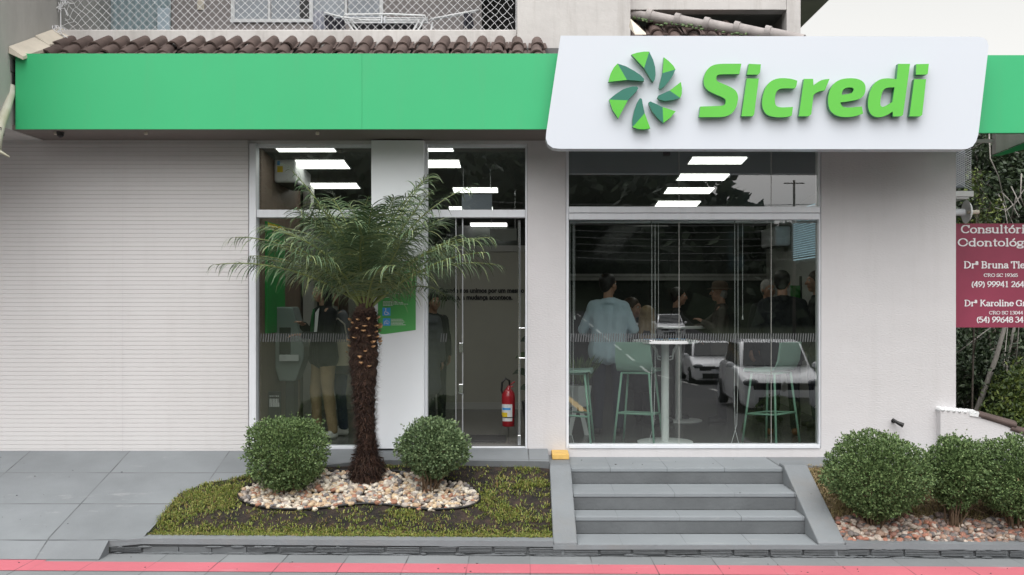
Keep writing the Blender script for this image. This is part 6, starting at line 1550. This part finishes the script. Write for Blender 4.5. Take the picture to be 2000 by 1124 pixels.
def scarf(t, q, h, J, s):
    g = MB()
    for sx in (-1, 1): g.quad(*[q(p) for p in ((sx * .005, .125, 1.12), (sx * .060, .118, 1.12), (sx * .065, .085, 1.46), (sx * .02, .112, 1.40))][::sx])
    g.build('blouse', m_wtext, t, local=True); g = MB(); g.tube([q((0, .118, 1.44)), q((.004, .130, 1.36)), q((.0, .138, 1.15))], [.012, .018, .026], 8, flat=.5); g.build('green_tie', mat('green_silk', (.02, .13, .04), .5), t, smooth=True, local=True)
person('woman in black blazer and beige trousers gesturing behind the left window', 632, 10.62, 549, 128, m_blk, m_khaki, m_skin, 'long', m_hairb, m_whshoe, ('talk', 'chest'), extra=scarf, stride=.25)
def bag(t, q, h, J, s):
    g = MB(); c = q((-.28, .05, .98)); n = 14
    for j in range(7):
        v = j / 6; w = .15 + .03 * math.sin(v * 3); dp_ = .05 * (1.15 - v * .6)
        for i in range(n): a = 2 * math.pi * i / n; k_ = .45; g.v.append((c.x + dp_ * math.copysign(abs(math.cos(a)) ** k_, math.cos(a)), c.y + w * math.copysign(abs(math.sin(a)) ** k_, math.sin(a)), c.z - .13 + .27 * v))
    for j in range(6):
        for i in range(n): g.f.append((j * n + i, j * n + (i + 1) % n, (j + 1) * n + (i + 1) % n, (j + 1) * n + i)); g.m.append(0)
    g.f.append(tuple(range(n))[::-1]); g.m.append(0); g.f.append(tuple(range(6 * n, 7 * n))); g.m.append(0)
    g.v = [tuple(Matrix.Rotation(.0, 3, 'Z') @ Vector(v)) for v in g.v]; g.build('hand_bag', mat('cream_leather', (.52, .45, .34), .5, var=.1), t, smooth=True, local=True, angle=50)
    g = MB(); g.tube([c + Vector((0, -.1, .13)), c + Vector((.01, -.07, .30)), c + Vector((.03, .0, .36)), c + Vector((.01, .07, .30)), c + Vector((0, .1, .13))], .008, 8); g.build('bag_strap', m_cream, t, smooth=True, local=True)
person('woman in grey coat and navy jeans carrying a cream handbag behind the palm trunk', 668, 10.95, 560, 100, m_greyc, m_jean, m_skin, 'long', m_hairbr, m_whshoe, ('bent', 'bent'), extra=bag, coat=.08, wide=1.1)
person('person in long grey quilted coat half hidden behind the white panel', 826, 11.45, 573, 10, m_puff, m_blk, m_skin, 'short', m_hairbr, m_dkshoe, ('down', 'down'), coat=.34, puffer=True)
person('man all in black standing inside the doorway behind the quilted coat', 846, 11.75, 572, -150, m_blk, m_blk, m_skin2, 'short', m_hairb, m_dkshoe, ('pocket', 'pocket'), stride=-.3)

bpy.data.scenes.remove(WS)
# ---------------------------------------------------------------- WHAT THE GLASS REFLECTS: street opposite
def car(label, x, y, yaw, prof_w, style):
    z = terr(x, y) + .03; t = thing('parked_car', label, 'car', 'white cars reflected in the shop glass', loc=(x, y, z), rz=R(yaw))
    W_ = prof_w; L_ = 4.0; hb = .95 if style != 'suv' else 1.02; ht = 1.50 if style != 'suv' else 1.63; gc = .20
    def loft(secs, name, mt, bev=.0):
        m_ = MB(); k_ = len(secs[0])
        for sc in secs: m_.v += sc
        for i in range(len(secs) - 1):
            for j in range(k_): m_.f.append((i * k_ + j, i * k_ + (j + 1) % k_, (i + 1) * k_ + (j + 1) % k_, (i + 1) * k_ + j)); m_.m.append(0)
        m_.f.append(tuple(range(k_))[::-1]); m_.m.append(0); m_.f.append(tuple(range((len(secs) - 1) * k_, len(secs) * k_))); m_.m.append(0)
        return m_.build(name, mt, t, smooth=True, local=True, angle=38)
    def ring(yy, w, z0, z1, r): return [(p[0], yy, p[1]) for p in rrect(-w, w, z0, z1, r, 4)]
    h_ = L_ / 2
    loft([ring(h_, W_ * .36, gc + .10, hb - .35, .10), ring(h_ - .10, W_ * .46, gc, hb - .24, .12), ring(h_ - .35, W_ * .49, gc, hb - .14, .14), ring(h_ - .95, W_ * .5, gc, hb, .12), ring(-h_ + .5, W_ * .5, gc, hb + .03, .12), ring(-h_ + .12, W_ * .48, gc, hb, .14), ring(-h_, W_ * .42, gc + .1, hb - .15, .12)], 'body', m_carw)
    loft([ring(h_ - .98, W_ * .44, hb - .06, hb + .0, .02), ring(h_ - 1.55, W_ * .40, hb - .06, ht - .06, .10), ring(h_ - 1.95, W_ * .39, hb - .06, ht, .12), ring(-h_ + .75, W_ * .385, hb - .06, ht - .03, .12), ring(-h_ + .25, W_ * .41, hb - .06, hb + .1, .05)], 'cabin', m_carw)
    m_ = MB(); m_.quad((-W_ * .40, h_ - 1.02, hb + .03), (W_ * .40, h_ - 1.02, hb + .03), (W_ * .345, h_ - 1.52, ht - .085), (-W_ * .345, h_ - 1.52, ht - .085)); m_.v = [(a, b_ + .03, c + .03) for a, b_, c in m_.v]; m_.build('windscreen', m_cargl, t, local=True)
    for s in (-1, 1):
        m_ = MB(); m_.quad(*[(s * (W_ * .428 - .06 * ((c - hb) / .5)), b_, c) for b_, c in ((h_ - 1.2, hb + .03), (-h_ + .6, hb + .05), (-h_ + .85, ht - .11), (h_ - 1.62, ht - .11))][::s]); m_.build('side_window', m_cargl, t, local=True)
        m_ = MB(); m_.ball((s * W_ * .385, h_ - .10, hb - .27), (.17, .12, .085), 14, 8); m_.build('headlight', m_lamp, t, smooth=True, local=True)
        m_ = MB(); m_.ball((s * (W_ * .5 + .07), h_ - 1.25, hb + .05), (.10, .06, .07), 12, 8); m_.build('mirror', m_carw, t, smooth=True, local=True)
        for yy in (h_ - .75, -h_ + .75):
            m_ = MB(); m_.lathe([(.20, -.10), (.30, -.10), (.315, -.06), (.315, .06), (.30, .10), (.20, .10)], (s * (W_ * .5 - .06), yy, .315), 24, 'x'); wh = m_.build('wheel', m_tyre, t, smooth=True, local=True, angle=40)
            m_ = MB(); m_.lathe([(.19, -.115), (.12, -.095), (.12, .095), (.19, .115)], (s * (W_ * .5 - .06), yy, .315), 20, 'x'); m_.build('rim', m_alu, wh, smooth=True, local=True, angle=40)
    m_ = MB(); m_.box(-W_ * .36, W_ * .36, h_ - .16, h_ + .012, hb - .42, hb - .27); m_.box(-W_ * .30, W_ * .30, h_ - .07, h_ + .015, gc + .06, gc + .24); m_.build('grille', m_black, t, local=True, bevel=.015)
    m_ = MB(); m_.box(-.21, .21, h_ + .016, h_ + .028, gc + .27, gc + .38); m_.build('number_plate', m_alu2, t, local=True)
    m_ = MB(); cz0 = hb - .345
    if style == 'suv': m_.tube([(0, h_ + .03, cz0 + .11), (.065, h_ + .03, cz0), (0, h_ + .03, cz0 - .11), (-.065, h_ + .03, cz0), (0, h_ + .03, cz0 + .11)], .016, 6)
    else:
        m_.tube([(.075 * math.cos(R(a)), h_ + .03, cz0 + .075 * math.sin(R(a))) for a in range(0, 361, 20)], .008, 6); m_.tube([(-.04, h_ + .03, cz0 + .055), (0, h_ + .03, cz0), (.04, h_ + .03, cz0 + .055)], .007, 5); m_.tube([(-.06, h_ + .03, cz0 + .02), (-.03, h_ + .03, cz0 - .06), (0, h_ + .03, cz0 - .01), (.03, h_ + .03, cz0 - .06), (.06, h_ + .03, cz0 + .02)], .007, 5)
    m_.build('badge', m_steel, t, local=True)
def refl(px, d): return PX(px, d), -(d - D0)
x, y = refl(1500, 24); car('white compact crossover reflected low at right in the large window', x, y, 3, 1.80, 'suv')
x, y = refl(1386, 37); car('white hatchback reflected in the middle of the large window', x, y, 2, 1.72, 'hatch')
x, y = refl(1306, 62); car('white car reflected further away, above the near table', x, y, 2, 1.75, 'hatch')
# pole and wires
x, y = refl(1552, 60); pz_ = terr(x, y); up_ = thing('utility_pole', 'grey utility pole with crossarm reflected at top right of the large window', 'pole', loc=(x, y, pz_)); mb = MB(); mb.tube([(x, y, pz_), (x, y, pz_ + 9.5)], [.10, .07], 12); mb.build('shaft', m_bark, up_, smooth=True); mb = MB(); mb.box(x - .6, x + .6, y - .03, y + .03, pz_ + 9.3, pz_ + 9.36); mb.build('crossarm', m_bark, up_)
t = thing('power_lines', 'sagging black cables reflected against the sky in the large window', 'cable', loc=(x, y, pz_ + 8)); mb = MB()
for k_ in range(9):
    z0, z1 = pz_ + 9.0 - k_ * .38, pz_ + 8.8 - k_ * .3; xa, xb = x - 22, x + 16
    mb.tube([(xa + (xb - xa) * i / 20, y - 3 + .3 * k_ + (i - 10) * .3, z0 + (z1 - z0) * i / 20 - 1.2 * (1 - ((i - 10) / 10) ** 2) * (.5 + .08 * k_)) for i in range(21)], .022, 5)
mb.build('cable', m_black, t)
# forest on the hill opposite: far, reads as one mass
random.seed(88); mb = MB()
for k_ in range(5000):
    x = random.uniform(-80, 60); y = random.uniform(-150, -62)
    if abs(x - 3.5) < 7 and y > -84: continue
    hgt = (12.5 + 3 * noise.noise((x * .06, y * .06, 3))) * (smooth(18, 11, x) * .6 + .4) + 2 * random.random(); base = terr(x, y); r = random.uniform(1.6, 3.0); c = Vector((x, y, base + hgt - r))
    for j in range(26):
        u = rv(); p = c + Vector((u.x * r, u.y * r, u.z * r * 1.2)); leaf(mb, p, (u + rv() * .6).normalized(), (u + rv() * .5).normalized(), random.uniform(.7, 1.3), random.uniform(.3, .5))
    for j in range(3):
        p = c + Vector((random.gauss(0, r * .4), random.gauss(0, r * .4), -r * random.uniform(.5, 1.8))); leaf(mb, p, rv(), rv(), 2.6, 1.2)
for k_ in range(420):
    x = random.uniform(-6, 15); y = random.uniform(-104, -86); c = Vector((x, y, terr(x, y) + random.uniform(0, 9.5)))
    for j in range(24):
        u = rv(); leaf(mb, c + u * random.uniform(.5, 2.0), (u + rv()).normalized(), (u + rv() * .6).normalized(), random.uniform(.8, 1.5), random.uniform(.35, .6))
o = mb.build('hillside_forest', m_forest); o['kind'] = 'stuff'
